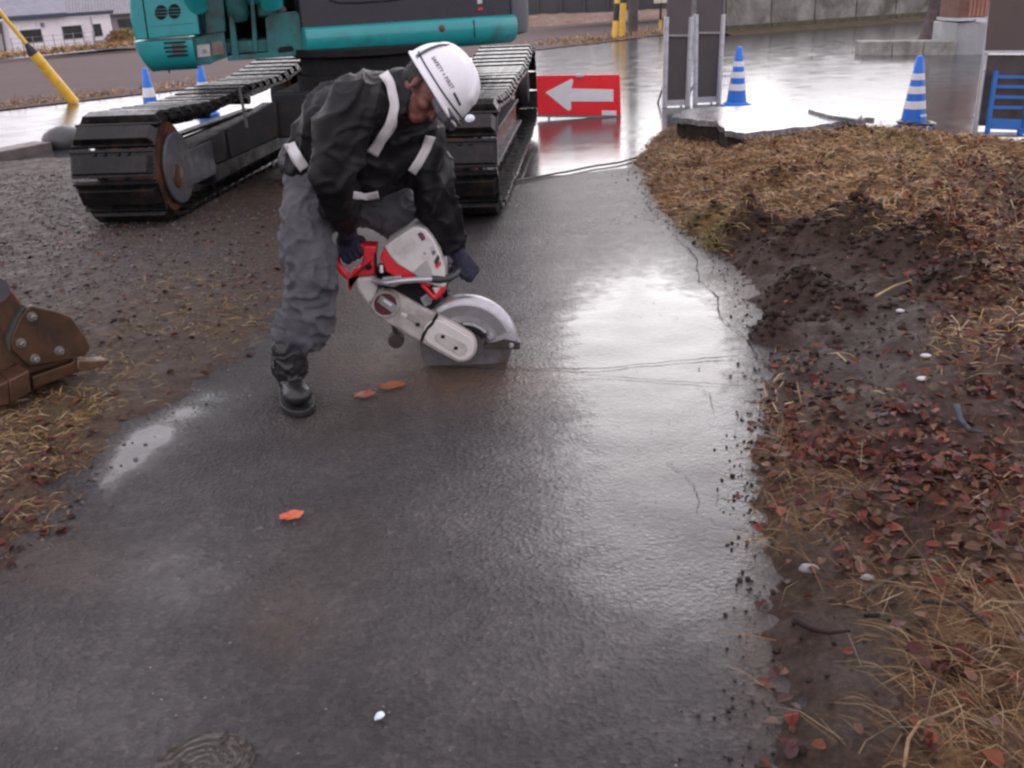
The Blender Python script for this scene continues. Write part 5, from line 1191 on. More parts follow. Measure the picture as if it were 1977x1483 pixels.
# pale rag lying on the right track
c_ = at_y(914, 238, 6.62); b = MB(); b.hull([q + Vector((0.012 * fbm(q.x * 20, q.z * 20, 1), 0, .012 * fbm(q.x * 22, q.y * 22, 3))) for q in sphere_pts(c_ + Vector((-0.02, 0.04, 0.02)), (0.04, 0.04, 0.035), None, 7)])
b.hull([q + Vector((0.01 * fbm(q.x * 20, q.z * 20, 1), 0, 0)) for q in sphere_pts(c_ + Vector((0.03, 0.03, -0.02)), (0.035, 0.03, 0.02), None, 7)])
rg = remesh(b, 'rag', 0.008, 2); rg.v = [p - c_ for p in rg.v]; o = rg.build('rag', mat('white_cloth', (0.72, 0.74, 0.78), 0.8, 0, 0.1, 20)); o.location = c_; tag(o, 'small crumpled white rag on the track shoe beside the worker face', 'rag')
# ================================================================ WORKER AND CUT-OFF SAW
jacketm = mat('black_jacket', (0.006, 0.0056, 0.0068), 0.48, 0, 0.3, 9, None, 0, 3, 0.2, 160, 0.12, 0.26)
trouserm = mat('grey_trousers', (0.076, 0.073, 0.082), 0.75, 0, 0.22, 7, (0.035, 0.034, 0.042), 0.3, 5, 0.3, 220)
glovem = mat('navy_glove', (0.012, 0.0125, 0.03), 0.8, 0, 0.3, 30, None, 0, 3, 0.4, 260)
bootm = mat('wet_black_boot', (0.013, 0.013, 0.014), 0.3, 0, 0.3, 14, (0.03, 0.025, 0.022), 0.3, 12, 0.2, 90)
skinm = mat('skin', (0.165, 0.058, 0.042), 0.55, 0, 0.12, 25)
hairm = mat('dark_hair', (0.012, 0.010, 0.009), 0.6, 0, 0.3, 60)
helmm = mat('white_helmet', (0.74, 0.74, 0.75), 0.3, 0, 0.03, 6, (0.55, 0.55, 0.56), 0.15, 6, 0, 60, 0.06, 0.5, 0.2)
reflm = mat('reflective_tape', (0.62, 0.61, 0.60), 0.5, 0, 0.07, 25)
def J(px, py, Y): return at_y(px, py, Y)
foot_g = at_z(565, 775)
per = thing('person', (foot_g.x, foot_g.y, 0), 'worker bent forward in black jacket and white helmet, holding a red and white cut-off saw', 'person'); pi_ = invof(per)
def cap(b, p, rp, q, rq, n=8):
    b.hull(sphere_pts(p, rp, None, n) + sphere_pts(q, rq, None, n)); return b
def chain(b, L, n=8):
    for (p, r), (q, s) in zip(L[:-1], L[1:]): cap(b, p, r, q, s, n)
    return b
# joints
Rhip, Rknee, Rank = J(603, 360, 3.80), J(600, 545, 3.58), J(566, 735, 3.60)
Lhip, Lknee, Lank = J(690, 372, 3.98), J(808, 436, 4.06), J(850, 575, 4.30)
pel = J(640, 345, 3.89); waist = J(640, 300, 3.84); chest = J(722, 222, 3.74); nb = J(780, 178, 3.72)
Rsh, Rel, Rwr = J(682, 198, 3.58), J(641, 325, 3.52), J(672, 440, 3.76)
Lsh, Lel, Lwr = J(812, 268, 3.90), J(834, 375, 3.86), J(876, 474, 3.93)
def cloth(freq, amp, seed, stretch=(1, 1, 1)):
    def f(v, n):
        q = Vector((v.x * stretch[0], v.y * stretch[1], v.z * stretch[2])) * freq
        wv = noise.noise_vector(q * 0.35 + Vector((seed, 0, 0))) * 1.3
        a = noise.noise(q + wv + Vector((0, seed, 0)))
        r_ = max(0.0, 1 - abs(a) * 3.2)
        return amp * (1.35 * r_ * r_ - 0.45 + 0.45 * noise.noise(q * 1.1 + wv + Vector((seed, 3, 0))))
    return f
# --- head frame
HF = (RI * 0.51 - UI * 0.86 - FI * 0.22).normalized(); HU = (RI * 0.86 + UI * 0.51 - FI * 0.14); HU = (HU - HF * HU.dot(HF)).normalized(); HL = HU.cross(HF)
HM = Matrix((HF, HL, HU)).transposed()     # local x front, y left, z up
brim = J(842, 170, 3.66); hd_c = brim - HU * 0.035 - HF * 0.012
def H(x, y, z): return hd_c + HM @ Vector((x, y, z))
# --- body: one continuous figure under the clothes (head, neck, trunk, limbs)
b = MB()
b.hull(sphere_pts(H(-0.005, 0, 0.02), (0.098, 0.075, 0.09), HM, 12)); b.hull(sphere_pts(H(0.022, 0, -0.045), (0.062, 0.056, 0.062), HM, 10)); b.hull(sphere_pts(H(0.055, 0, -0.088), (0.026, 0.03, 0.02), HM, 8))
b.hull(sphere_pts(H(0.088, 0, -0.018), (0.014, 0.010, 0.024), HM, 8) + sphere_pts(H(0.101, 0, -0.034), (0.012, 0.015, 0.010), HM, 8))
b.hull(sphere_pts(H(0.080, 0, -0.062), (0.010, 0.024, 0.007), HM, 8)); b.hull(sphere_pts(H(0.079, 0, -0.074), (0.010, 0.022, 0.007), HM, 8))
for s in (-1, 1):
    b.hull(sphere_pts(H(0.055, s * 0.045, -0.03), (0.03, 0.022, 0.024), HM, 8)); b.hull(sphere_pts(H(0.072, s * 0.034, 0.022), (0.02, 0.03, 0.011), HM, 8))
    b.hull(sphere_pts(H(-0.012, s * 0.077, -0.012), (0.014, 0.008, 0.025), HM @ Matrix.Rotation(R(-12), 3, 'Y'), 8)); b.hull(sphere_pts(H(-0.006, s * 0.080, -0.038), (0.009, 0.008, 0.010), HM, 6))
chain(b, [(H(-0.03, 0, -0.04), 0.058), (nb, 0.062), (chest, (0.11, 0.10, 0.10)), (waist, 0.105), (pel, 0.115)])
chain(b, [(nb, 0.055), (Rsh, 0.048), (Rel, 0.036), (Rwr, 0.024)]); chain(b, [(nb, 0.055), (Lsh, 0.046), (Lel, 0.036), (Lwr, 0.024)])
Rfoot = at_z(561, 758) + Vector((0, 0, 0.09)); Lfoot = at_z(846, 628) + Vector((0, 0, 0.09))
chain(b, [(pel, 0.10), (Rhip, 0.075), (Rknee, 0.055), (J(558, 672, 3.62), 0.036), (Rfoot, 0.032)]); chain(b, [(pel, 0.10), (Lhip, 0.075), (Lknee, 0.055), (J(842, 560, 4.28), 0.036), (Lfoot, 0.032)])
rb = remesh(b, 'body', 0.0055, 3); body = rb.build('body', skinm, per, pi_, smooth=180)
for s in (-1, 1):
    b = MB(); b.hull(sphere_pts(H(0.079, s * 0.031, 0.004), (0.010, 0.013, 0.007), HM, 8)); b.build('eye', mat('eye', (0.12, 0.08, 0.07), 0.2), body, pi_)
b = MB(); b.hull(sphere_pts(H(-0.035, 0, 0.015), (0.088, 0.081, 0.072), HM, 12)); b.hull(sphere_pts(H(-0.065, 0, -0.03), (0.045, 0.06, 0.045), HM, 8))
hr_ = remesh(b, 'hair', 0.007, 2, lambda v, n: 0.003 * fbm(v.x * 90, v.y * 90, v.z * 90)); hr_.build('hair', hairm, per, pi_, smooth=180)
# --- trousers
b = MB()
b.hull(sphere_pts(pel, (0.165, 0.14, 0.15), None, 10) + sphere_pts(Rhip, (0.11, 0.11, 0.12), None, 10)); b.hull(sphere_pts(pel, (0.15, 0.13, 0.14), None, 10) + sphere_pts(Lhip, 0.115, None, 10))
chain(b, [(Rhip, 0.112), (J(592, 460, 3.68), 0.105), (Rknee, 0.094), (J(590, 615, 3.59), 0.106)], 10)
b.hull(sphere_pts(J(590, 600, 3.59), 0.100, None, 10) + sphere_pts(J(583, 645, 3.6), (0.108, 0.105, 0.05), None, 10)); b.hull(sphere_pts(J(595, 648, 3.58), (0.09, 0.09, 0.05), None, 10) + sphere_pts(J(598, 668, 3.57), (0.055, 0.06, 0.03), None, 8))
b.hull(sphere_pts(J(583, 640, 3.6), 0.09, None, 10) + sphere_pts(J(566, 672, 3.6), 0.055, None, 8))
chain(b, [(Lhip, 0.118), (J(752, 398, 4.02), 0.122), (Lknee, 0.095), (J(828, 510, 4.18), 0.088), (J(838, 555, 4.26), 0.075)], 10)
f1b = cloth(15, 0.0062, 5.5, (0.8, 0.8, 1.5)); f1 = cloth(8.5, 0.0105, 1.3, (1.0, 1.0, 1.25)); tr_ = remesh(b, 'trousers', 0.0085, 5, lambda v, n: f1b(v, n) + f1(v, n) * (1.0 + 0.9 * math.exp(-((v - Rknee).length / 0.16) ** 2) + 0.8 * math.exp(-((v - J(585, 650, 3.59)).length / 0.1) ** 2)))
tro = tr_.build('trousers', trouserm, per, pi_, smooth=180)
b = MB(); b.tube([J(612, 385, 3.69), J(615, 450, 3.575), J(622, 520, 3.497), J(625, 580, 3.49)], 0.0022, 6)
# --- boots
def boot(ank, top, heel, toe, sc=1.0):
    up_ = Vector((0, 0, 1)); d = (toe - heel); d.z = 0; L = d.length; d.normalize(); s = Vector((-d.y, d.x, 0)); M = Matrix((d, s, up_)).transposed()
    def B(x, y, z): return heel + d * (x * L) + s * y * sc + up_ * z * sc
    u = MB()
    chain(u, [(top, 0.058 * sc), (ank.lerp(top, .4), 0.055 * sc), (B(0.2, 0, 0.10), 0.05 * sc)], 8)
    u.hull(sphere_pts(B(0.16, 0, 0.07), (0.05, 0.042, 0.05), M, 8) + sphere_pts(B(0.5, 0, 0.065), (0.05, 0.047, 0.045), M, 8)); u.hull(sphere_pts(B(0.45, 0, 0.06), (0.05, 0.046, 0.045), M, 8) + sphere_pts(B(0.80, 0, 0.058), (0.062, 0.058, 0.038), M, 10))
    u.hull(sphere_pts(B(0.2, 0, 0.11), (0.045, 0.04, 0.05), M, 8) + sphere_pts(B(0.48, 0, 0.08), (0.04, 0.04, 0.035), M, 8))
    f2 = cloth(20, 0.004, 7.7, (1, 1, 1.8)); toe_c = B(0.82, 0, 0.05)
    m_ = remesh(u, 'boot', 0.006, 4, lambda v, n: f2(v, n) * (0.1 if (v - toe_c).length < 0.07 else 1.5))
    o = m_.build('boot', bootm, per, pi_, smooth=180)
    so = MB(); ol = []
    for k in range(28):
        a = 2 * PI * k / 28; x = math.cos(a); w_ = lerp(0.042, 0.060, sstep(-0.6, 0.6, x)); ol.append(B(0.5 + 0.53 * (1 if x > 0 else 1) * math.copysign(abs(x) ** 0.8, x), math.sin(a) * w_ * (0.9 if -0.5 < x < 0.05 else 1), 0.003))
    so.prism(ol, (0, 0, 0.026)); so.build('sole', mat('sole_rubber', (0.014, 0.013, 0.013), 0.5, 0, 0.3, 20), o, pi_, bev=0.004)
    for k in range(3):
        z_ = 0.15 + 0.045 * k; c_ = B(0.2, 0, 0.1).lerp(top, 0.25 + 0.27 * k); ax = (top - B(0.2, 0, 0.1)).normalized(); u_ = ax.orthogonal().normalized(); w_ = ax.cross(u_); rr = 0.0595
        st_ = MB(); st_.tube([c_ + (u_ * math.cos(2 * PI * i / 20) + w_ * math.sin(2 * PI * i / 20)) * rr for i in range(21)], 0.007, 6); st_.build('gaiter_strap', bootm, o, pi_)
    return o
boot(Rank, J(559, 672, 3.61), at_z(553, 748), at_z(586, 806), 1.22)
boot(Lank, J(842, 560, 4.28), at_z(838, 622), at_z(885, 655) + Vector((0.02, 0.05, 0)))
# --- jacket
b = MB()
TA = (chest - pel).normalized()
b.hull(sphere_pts(J(618, 308, 3.85), (0.155, 0.16, 0.10), None, 10) + sphere_pts(J(665, 322, 3.80), (0.13, 0.13, 0.10), None, 10) + sphere_pts(J(668, 240, 3.78), (0.165, 0.155, 0.16), None, 12))
b.hull(sphere_pts(J(668, 240, 3.78), (0.165, 0.15, 0.16), None, 12) + sphere_pts(J(728, 215, 3.74), (0.155, 0.15, 0.15), None, 12) + sphere_pts(J(705, 300, 3.78), (0.12, 0.12, 0.13), None, 10))
b.hull(sphere_pts(J(728, 215, 3.74), (0.15, 0.14, 0.14), None, 10) + sphere_pts(Rsh, 0.098, None, 10)); b.hull(sphere_pts(J(728, 215, 3.74), (0.15, 0.14, 0.14), None, 10) + sphere_pts(Lsh, 0.09, None, 10) + sphere_pts(J(785, 195, 3.74), 0.08, None, 10))
b.hull(sphere_pts(J(705, 305, 3.78), 0.12, None, 10) + sphere_pts(J(785, 290, 3.82), 0.08, None, 10) + sphere_pts(Lsh, 0.08, None, 8) + sphere_pts(J(708, 362, 3.79), 0.07, None, 8) + sphere_pts(J(775, 330, 3.86), 0.07, None, 8))
b.hull(sphere_pts(J(770, 172, 3.72), 0.085, None, 10) + sphere_pts(H(-0.055, 0, -0.075), 0.066, None, 10)); b.hull(sphere_pts(H(-0.05, 0, -0.08), 0.066, None, 10) + sphere_pts(H(0.0, 0, -0.115), (0.06), None, 8))
chain(b, [(Rsh, 0.10), (J(655, 262, 3.535), 0.094), (Rel, 0.086), (J(655, 385, 3.64), 0.078), (J(668, 430, 3.74), 0.060)], 10)
chain(b, [(Lsh, 0.094), (J(828, 320, 3.87), 0.088), (Lel, 0.088), (J(850, 420, 3.885), 0.082), (J(870, 463, 3.92), 0.058)], 10)
# hem and cuffs as rolled edges
f3 = cloth(5.5, 0.015, 4.4, (1.3, 1.3, 0.9)); f3b = cloth(11, 0.0055, 9.1, (0.8, 0.8, 1.7))
def jd(v, n):
    k = 1 + 0.7 * math.exp(-((v - Rel).length / 0.13) ** 2) + 0.7 * math.exp(-((v - Lel).length / 0.14) ** 2)
    return f3(v, n) * k + f3b(v, n)
jm = remesh(b, 'jacket', 0.0085, 6, jd); jac = jm.build('jacket', jacketm, per, pi_, smooth=180)
JB = BVHTree.FromPolygons([tuple(p) for p in jm.v], jm.f)
def surf(px, py):
    d = ray(px, py).normalized(); h = JB.ray_cast(CAM, d)
    return (h[0], h[1]) if h[0] is not None else None
def strap(pxs, wpx, name='reflective_strap', off=0.006):
    P = []
    for a, c in zip(pxs[:-1], pxs[1:]):
        for k in range(8): P.append((lerp(a[0], c[0], k / 8), lerp(a[1], c[1], k / 8)))
    P.append(pxs[-1]); rows = []
    for i, (x, y) in enumerate(P):
        x0, y0 = P[max(i - 2, 0)]; x1, y1 = P[min(i + 2, len(P) - 1)]; l = math.hypot(x1 - x0, y1 - y0) or 1; nx_, ny_ = -(y1 - y0) / l, (x1 - x0) / l; row = []
        for t in (-1, -0.33, 0.33, 1):
            h = surf(x + nx_ * wpx / 2 * t, y + ny_ * wpx / 2 * t)
            row.append(h[0] + h[1] * off if h else None)
        if None not in row and (not rows or max((row[k] - rows[-1][k]).length for k in range(4)) < 0.10): rows.append(row)
    b = MB(); n = len(rows)
    if n < 2: return
    for _ in range(3):
        rows = [rows[0]] + [[rows[i][k] * 0.5 + (rows[i - 1][k] + rows[i + 1][k]) * 0.25 for k in range(4)] for i in range(1, n - 1)] + [rows[-1]]
    V = [p for r in rows for p in r]
    b.add(V, [(i * 4 + k, i * 4 + k + 1, i * 4 + k + 5, i * 4 + k + 4) for i in range(n - 1) for k in range(3)])
    o = b.build(name, reflm, jac, pi_, smooth=180); md = o.modifiers.new('t', 'SOLIDIFY'); md.thickness = 0.004; md.offset = 0; return o
strap([(716, 130), (738, 137), (754, 165), (762, 205), (753, 240), (731, 275), (711, 310), (698, 340), (688, 358)], 21)
strap([(700, 137), (722, 129), (737, 124)], 13)
strap([(829, 262), (821, 288), (808, 312), (795, 332)], 19)
strap([(557, 256), (562, 280), (576, 306), (593, 331)], 21)
strap([(680, 376), (704, 379), (730, 374)], 14)
# --- gloves
def glove(c, ax, back, wrist, tube_r, mirror=1, cuff=0.04):
    a = ax.normalized(); bk_ = (back - a * back.dot(a)).normalized(); cc = a.cross(bk_) * mirror
    def P(s, th, rho): return c + a * s + (bk_ * math.cos(R(th)) + cc * math.sin(R(th))) * rho
    g_ = MB(); ro = tube_r + 0.010
    g_.hull(sphere_pts(P(-0.034, -45, ro + 0.016), 0.017, None, 7) + sphere_pts(P(0.034, -45, ro + 0.016), 0.017, None, 7) + sphere_pts(P(-0.036, 18, ro + 0.008), 0.014, None, 7) + sphere_pts(P(0.036, 18, ro + 0.008), 0.014, None, 7))
    g_.hull(sphere_pts(P(-0.024, -60, ro + 0.03), 0.022, None, 7) + sphere_pts(P(0.026, -60, ro + 0.03), 0.022, None, 7) + sphere_pts(P(0.0, -45, ro + 0.014), 0.022, None, 7) + sphere_pts(wrist, cuff * 0.85, None, 8))
    for i, (s, ln) in enumerate(((-0.034, 150), (-0.0115, 175), (0.0115, 185), (0.034, 165))):
        L = [(P(s, 15, ro + 0.008), 0.0135), (P(s * 1.03, 15 + ln * .34, ro + 0.009), 0.0125), (P(s * 1.02, 15 + ln * .68, ro + 0.003), 0.0115), (P(s, 15 + ln, ro), 0.0098)]
        chain(g_, L, 7)
    chain(g_, [(P(0.038, -60, ro + 0.014), 0.016), (P(0.052, -100, ro + 0.008), 0.0145), (P(0.050, -150, ro + 0.004), 0.0125), (P(0.044, -190, ro + 0.002), 0.011)], 7)
    f_ = cloth(38, 0.0016, 2.2)
    m_ = remesh(g_, 'glove', 0.0035, 3, f_); return m_.build('glove', glovem, per, pi_, smooth=180)
RG0, RG1 = J(660, 497, 3.84), J(702, 474, 3.84)
glove((RG0 + RG1) / 2, RG1 - RG0, (J(672, 440, 3.74) - (RG0 + RG1) / 2), Rwr + Vector((0, 0, -0.01)), 0.016, 1)
LG0, LG1 = J(876, 536, 3.885), J(897, 505, 3.96)
glove((LG0 + LG1) / 2 + Vector((0.004, 0.012, 0)), LG1 - LG0, Vector((0.55, 0.45, 0.55)), Lwr + Vector((0.0, 0.0, -0.01)), 0.014, -1)
# --- helmet
def hel(az, el, lift=0.0):
    ca, sa = math.cos(az), math.sin(az); A = 0.143 if ca > 0 else 0.160; B = 0.122; C = 0.150
    k = math.cos(el); e_ = abs(math.cos(el)) ** 0.86; z = (abs(math.sin(el)) ** 0.95) * C
    x, y = A * ca * e_, B * sa * e_
    rid = sstep(0.036, 0.024, abs(y)) * sstep(R(24), R(34), el) * (0.009 if x > -0.10 else 0.009 * sstep(-0.14, -0.10, x))
    gr = sstep(0.062, 0.055, abs(y)) * sstep(0.046, 0.053, abs(y)) * sstep(R(30), R(45), el) * -0.003
    n = Vector((x / A / A, y / B / B, z / C / C + 1e-6)).normalized()
    return brim + HM @ (Vector((x, y, z)) + n * (rid + gr + lift))
V = []; na, ne = 72, 26; F = []
for j in range(ne + 1):
    for i in range(na): V.append(hel(2 * PI * i / na, PI / 2 * (1 - j / ne)))
for i in range(na):                # brim: short round the back, a peak in front
    az = 2 * PI * i / na; pk = 0.006 + 0.011 * sstep(0.45, 0.95, math.cos(az)); V.append(brim + HM @ Vector((math.cos(az) * ((0.143 if math.cos(az) > 0 else 0.160) + pk), math.sin(az) * (0.122 + 0.010), -0.008 - 0.004 * sstep(0.4, 1, math.cos(az)))))
for i in range(na): az = 2 * PI * i / na; pk = 0.005 + 0.010 * sstep(0.45, 0.95, math.cos(az)); V.append(brim + HM @ Vector((math.cos(az) * ((0.143 if math.cos(az) > 0 else 0.160) + pk), math.sin(az) * (0.122 + 0.009), -0.014 - 0.004 * sstep(0.4, 1, math.cos(az)))))
for j in range(ne + 2): F += [(j * na + i, j * na + (i + 1) % na, (j + 1) * na + (i + 1) % na, (j + 1) * na + i) for i in range(na)]
b = MB(); b.add(V, F); hel_o = b.build('helmet', helmm, per, pi_, smooth=60); md = hel_o.modifiers.new('t', 'SOLIDIFY'); md.thickness = 0.003; md.offset = -1
def hband(pts, wd, name, m, lift=0.0015):
    """ribbon over the shell; pts are (azimuth, elevation) in degrees"""
    P = []
    for a, c in zip(pts[:-1], pts[1:]):
        for k in range(10): P.append((lerp(a[0], c[0], k / 10), lerp(a[1], c[1], k / 10)))
    P.append(pts[-1]); W = [hel(R(a), R(e), lift) for a, e in P]; V = []
    for i, (a, e) in enumerate(P):
        t = (W[min(i + 1, len(W) - 1)] - W[max(i - 1, 0)]).normalized(); n = (W[i] - (brim + HU * 0.02)).normalized(); s = t.cross(n).normalized() * wd / 2; V += [W[i] - s, W[i] + s]
    b = MB(); b.add(V, [(2 * i, 2 * i + 1, 2 * i + 3, 2 * i + 2) for i in range(len(P) - 1)]); o = b.build(name, m, hel_o, pi_, smooth=180); md = o.modifiers.new('t', 'SOLIDIFY'); md.thickness = 0.0012; md.offset = 0
band_m = mat('dark_band', (0.03, 0.032, 0.04), 0.5, 0, 0.2, 30); navy_m = mat('navy_print', (0.015, 0.025, 0.05), 0.4)
def plane_arc(x0, n=24):      # arc of the shell in the plane x = x0
    out = []
    for k in range(n + 1):
        t = -1 + 2 * k / n; el = R(90 * (1 - abs(t)) * 0.62 + 1); cel = math.cos(el) ** 0.86; ca = max(-1, min(1, x0 / (0.160 * cel)))
        az = math.degrees(math.acos(ca)); out.append((-az if t < 0 else az, math.degrees(el)))
    return out
arc = plane_arc(-0.085)
half = len(arc) // 2
hband([p for p in arc[:half]], 0.020, 'goggle_band', band_m, 0.003); hband([p for p in arc[half + 1:]], 0.020, 'goggle_band', band_m, 0.003)
hband([(-130, 6), (-100, 5), (-60, 5), (-30, 6), (0, 7)], 0.006, 'trim_line', navy_m); hband([(0, 7), (30, 6), (60, 5), (100, 5), (130, 6)], 0.006, 'trim_line', navy_m)
hband([(-44, 17), (-32, 16), (-20, 15)], 0.008, 'printed_dash', navy_m)
# SAFETY + FIRST lettering round the shell
cu = bpy.data.curves.new('t', 'FONT'); cu.body = 'SAFETY\u2009+\u2009FIRST'; cu.size = 0.021; cu.space_character = 1.12; cu.offset = 0.0004
to = bpy.data.objects.new('t', cu); COL.objects.link(to); dg = bpy.context.evaluated_depsgraph_get(); dg.update(); tm = bpy.data.meshes.new_from_object(to.evaluated_get(dg))
bm = bmesh.new(); bm.from_mesh(tm); bmesh.ops.triangulate(bm, faces=bm.faces); bmesh.ops.subdivide_edges(bm, edges=[e for e in bm.edges if e.calc_length() > 0.006], cuts=2); bm.to_mesh(tm); bm.free()
xs_ = [v.co.x for v in tm.vertices]; x0_, x1_ = min(xs_), max(xs_)
b = MB(); b.add([hel(R(lerp(-106, -50, (v.co.x - x0_) / (x1_ - x0_))), R(16.5 + v.co.y / 0.15 * 57.3 * 0.95), 0.0016) for v in tm.vertices], [list(p.vertices) for p in tm.polygons])
b.build('lettering', navy_m, hel_o, pi_, smooth=0); bpy.data.objects.remove(to, do_unlink=True)
# goggles under the peak, chin strap
gm = MB(); gm.hull([H(0.128, y, z) for y in (-0.068, 0.068) for z in (-0.012, 0.040)] + [H(0.166, y, z) for y in (-0.044, 0.044) for z in (-0.006, 0.040)] + [H(0.085, y, z) for y in (-0.084, 0.084) for z in (0.0, 0.032)])
gg = remesh(gm, 'goggles', 0.005, 3); gg.build('goggles', mat('grey_goggles', (0.06, 0.06, 0.07), 0.3, 0, 0.15, 9), per, pi_, smooth=180)
b = MB(); b.tube([H(-0.01, -0.082, 0.03), H(0.012, -0.078, -0.03), H(0.03, -0.062, -0.08), H(0.04, 0, -0.112), H(0.03, 0.062, -0.08), H(-0.01, 0.082, 0.03)], 0.006, 6, flat=0.4); b.build('chin_strap', mat('black_strap', (0.02, 0.015, 0.016), 0.6), per, pi_)

# ---------------------------------------------------------------- cut-off saw
sg = at_z(900, 712); saw = thing('cutoff_saw', (sg.x, 3.92, 0), 'red and white petrol cut-off saw slicing the wet path', 'power saw'); sw = invof(saw)
sawred = mat('saw_red', (0.66, 0.018, 0.03), 0.35, 0, 0.1, 9, (0.25, 0.02, 0.02), 0.25, 14, 0, 60, 0.1, 0.5, 0.2)
sawwhite = mat('saw_white', (0.60, 0.585, 0.55), 0.4, 0, 0.06, 8, (0.33, 0.30, 0.27), 0.25, 7)
sawdirty = mat('saw_cover_dirty', (0.50, 0.475, 0.44), 0.45, 0, 0.1, 9, (0.19, 0.165, 0.145), 0.5, 6)
sawgrey = mat('saw_alloy', (0.34, 0.34, 0.34), 0.4, 0.4, 0.15, 12, (0.14, 0.13, 0.12), 0.35, 12)
alu = mat('bright_aluminium', (0.44, 0.44, 0.45), 0.36, 0.6, 0.1, 14, (0.4, 0.38, 0.37), 0.2, 10)
def sp_(pxs, Y0, Y1, name, m, bev=0.006, parent=None, seg=3):
    b = MB(); b.prism(traceY(pxs, Y0), Vector((0, Y1 - Y0, 0))); return b.build(name, m, parent or saw, sw, bev=bev, seg=seg)
BC = at_y(899, 668, 3.92)          # blade centre
b = MB(); b.lathe(BC - Vector((0, 0.0016, 0)), (0, 1, 0), [(0.01, 0), (0.196, 0), (0.196, 0.0032), (0.01, 0.0032)], 72); b.build('blade', mat('blade_steel', (0.17, 0.165, 0.165), 0.35, 0.6, 0.2, 14, (0.12, 0.10, 0.085), 0.4, 10), saw, sw, smooth=30)
b = MB(); b.lathe(BC - Vector((0, 0.016, 0)), (0, 1, 0), [(0.05, 0), (0.052, 0.012), (0.052, 0.02), (0.05, 0.032)], 28); b.build('flange', sawgrey, saw, sw, smooth=30)
# guard: a half drum, open below
def gpt(a, r, y): return BC + Vector((math.cos(a) * r, y, math.sin(a) * r))
a0, a1 = R(-4), R(158); n = 48; prof = [(0.095, -0.020), (0.120, -0.029), (0.188, -0.031), (0.212, -0.026), (0.226, -0.012), (0.229, 0.004), (0.226, 0.02), (0.212, 0.030), (0.188, 0.034), (0.095, 0.034)]
V = [gpt(lerp(a0, a1, i / n), r, y) for i in range(n + 1) for r, y in prof]; m_ = len(prof)
b = MB(); b.add(V, [(i * m_ + k, (i + 1) * m_ + k, (i + 1) * m_ + k + 1, i * m_ + k + 1) for i in range(n) for k in range(m_ - 1)])
gd = b.build('blade_guard', alu, saw, sw, smooth=50); md = gd.modifiers.new('t', 'SOLIDIFY'); md.thickness = 0.003
V = [gpt(lerp(R(20), R(150), i / 40), r, -0.0335) for i in range(41) for r in (0.148, 0.190)]; b = MB(); b.add(V, [(2 * i, 2 * i + 1, 2 * i + 3, 2 * i + 2) for i in range(40)])
o = b.build('guard_face', mat('guard_grey', (0.22, 0.215, 0.22), 0.5, 0.3, 0.15, 10, (0.15, 0.13, 0.12), 0.3, 9), gd, sw, smooth=0); md = o.modifiers.new('t', 'SOLIDIFY'); md.thickness = 0.003
b = MB(); b.tube([gpt(lerp(R(38), R(92), i / 16), 0.112, -0.036) for i in range(17)], 0.008, 8); b.build('guard_rib', sawgrey, gd, sw)
b = MB(); b.tube([gpt(lerp(R(30), R(100), i / 16), 0.092, -0.03) for i in range(17)], 0.011, 8); b.build('guard_slot', darkm, gd, sw)
b = MB(); b.lathe(gpt(R(25), 0.12, -0.03), (0, -1, 0), [(0.016, 0), (0.016, 0.012), (0.01, 0.02)], 12); b.build('guard_knob', sawgrey, gd, sw)
b = MB(); b.lathe(gpt(R(2), 0.195, -0.03), (0, -1, 0), [(0.012, 0), (0.012, 0.012), (0.008, 0.018)], 10); b.build('guard_bolt', sawgrey, gd, sw)
b = MB(); b.prism([gpt(R(-4), 0.08, -0.034), gpt(R(-4), 0.232, -0.034), gpt(R(4), 0.235, -0.034), gpt(R(12), 0.17, -0.034), gpt(R(8), 0.08, -0.034)], (0, 0.06, 0)); b.build('guard_bracket', mat('sooty_bracket', (0.045, 0.036, 0.032), 0.5, 0.2, 0.4, 20), gd, sw, bev=0.003)
# belt cover arm
def capsule_px(p, q, r0, r1, n=14):
    dx, dy = q[0] - p[0], q[1] - p[1]; a = math.atan2(dy, dx); out = []
    for k in range(n + 1): t = a + PI / 2 + PI * k / n; out.append((p[0] + r0 * math.cos(t), p[1] + r0 * math.sin(t)))
    for k in range(n + 1): t = a - PI / 2 + PI * k / n; out.append((q[0] + r1 * math.cos(t), q[1] + r1 * math.sin(t)))
    return out
arm_ = sp_(capsule_px((748, 590), (890, 670), 31, 31), 3.842, 3.895, 'belt_cover', sawdirty, 0.012, seg=4)
sp_(capsule_px((842, 643), (891, 671), 25, 25), 3.835, 3.845, 'cover_plate', sawwhite, 0.004, arm_)
sp_(capsule_px((850, 652), (889, 674), 11, 13), 3.8315, 3.836, 'cover_boss', sawdirty, 0.003, arm_)
sp_([(842, 606), (847, 608), (836, 628), (827, 636), (819, 652), (815, 661), (811, 659), (815, 646), (824, 631), (833, 622)], 3.8345, 3.843, 'cover_seam', darkm, 0.0, arm_)
sp_([(790, 604), (838, 632), (832, 642), (784, 614)], 3.8375, 3.843, 'cover_recess', mat('recess_grey', (0.30, 0.28, 0.26), 0.5, 0, 0.15, 12), 0.002, arm_)
sp_([(776, 603), (790, 611), (788, 615), (774, 607)], 3.8395, 3.843, 'side_sticker', mat('sticker_white', (0.7, 0.7, 0.7), 0.4), 0.0, arm_)
for (x, y) in ((806, 627), (855, 650), (880, 672)): sp_([(x - 3, y - 3), (x + 4, y - 2), (x + 3, y + 4), (x - 4, y + 3)], 3.8285, 3.842, 'cover_bolt', darkm, 0.001, arm_)
sp_(ell(744, 588, 28, 27, 28), 3.828, 3.846, 'starter_ring', sawdirty, 0.006, arm_)
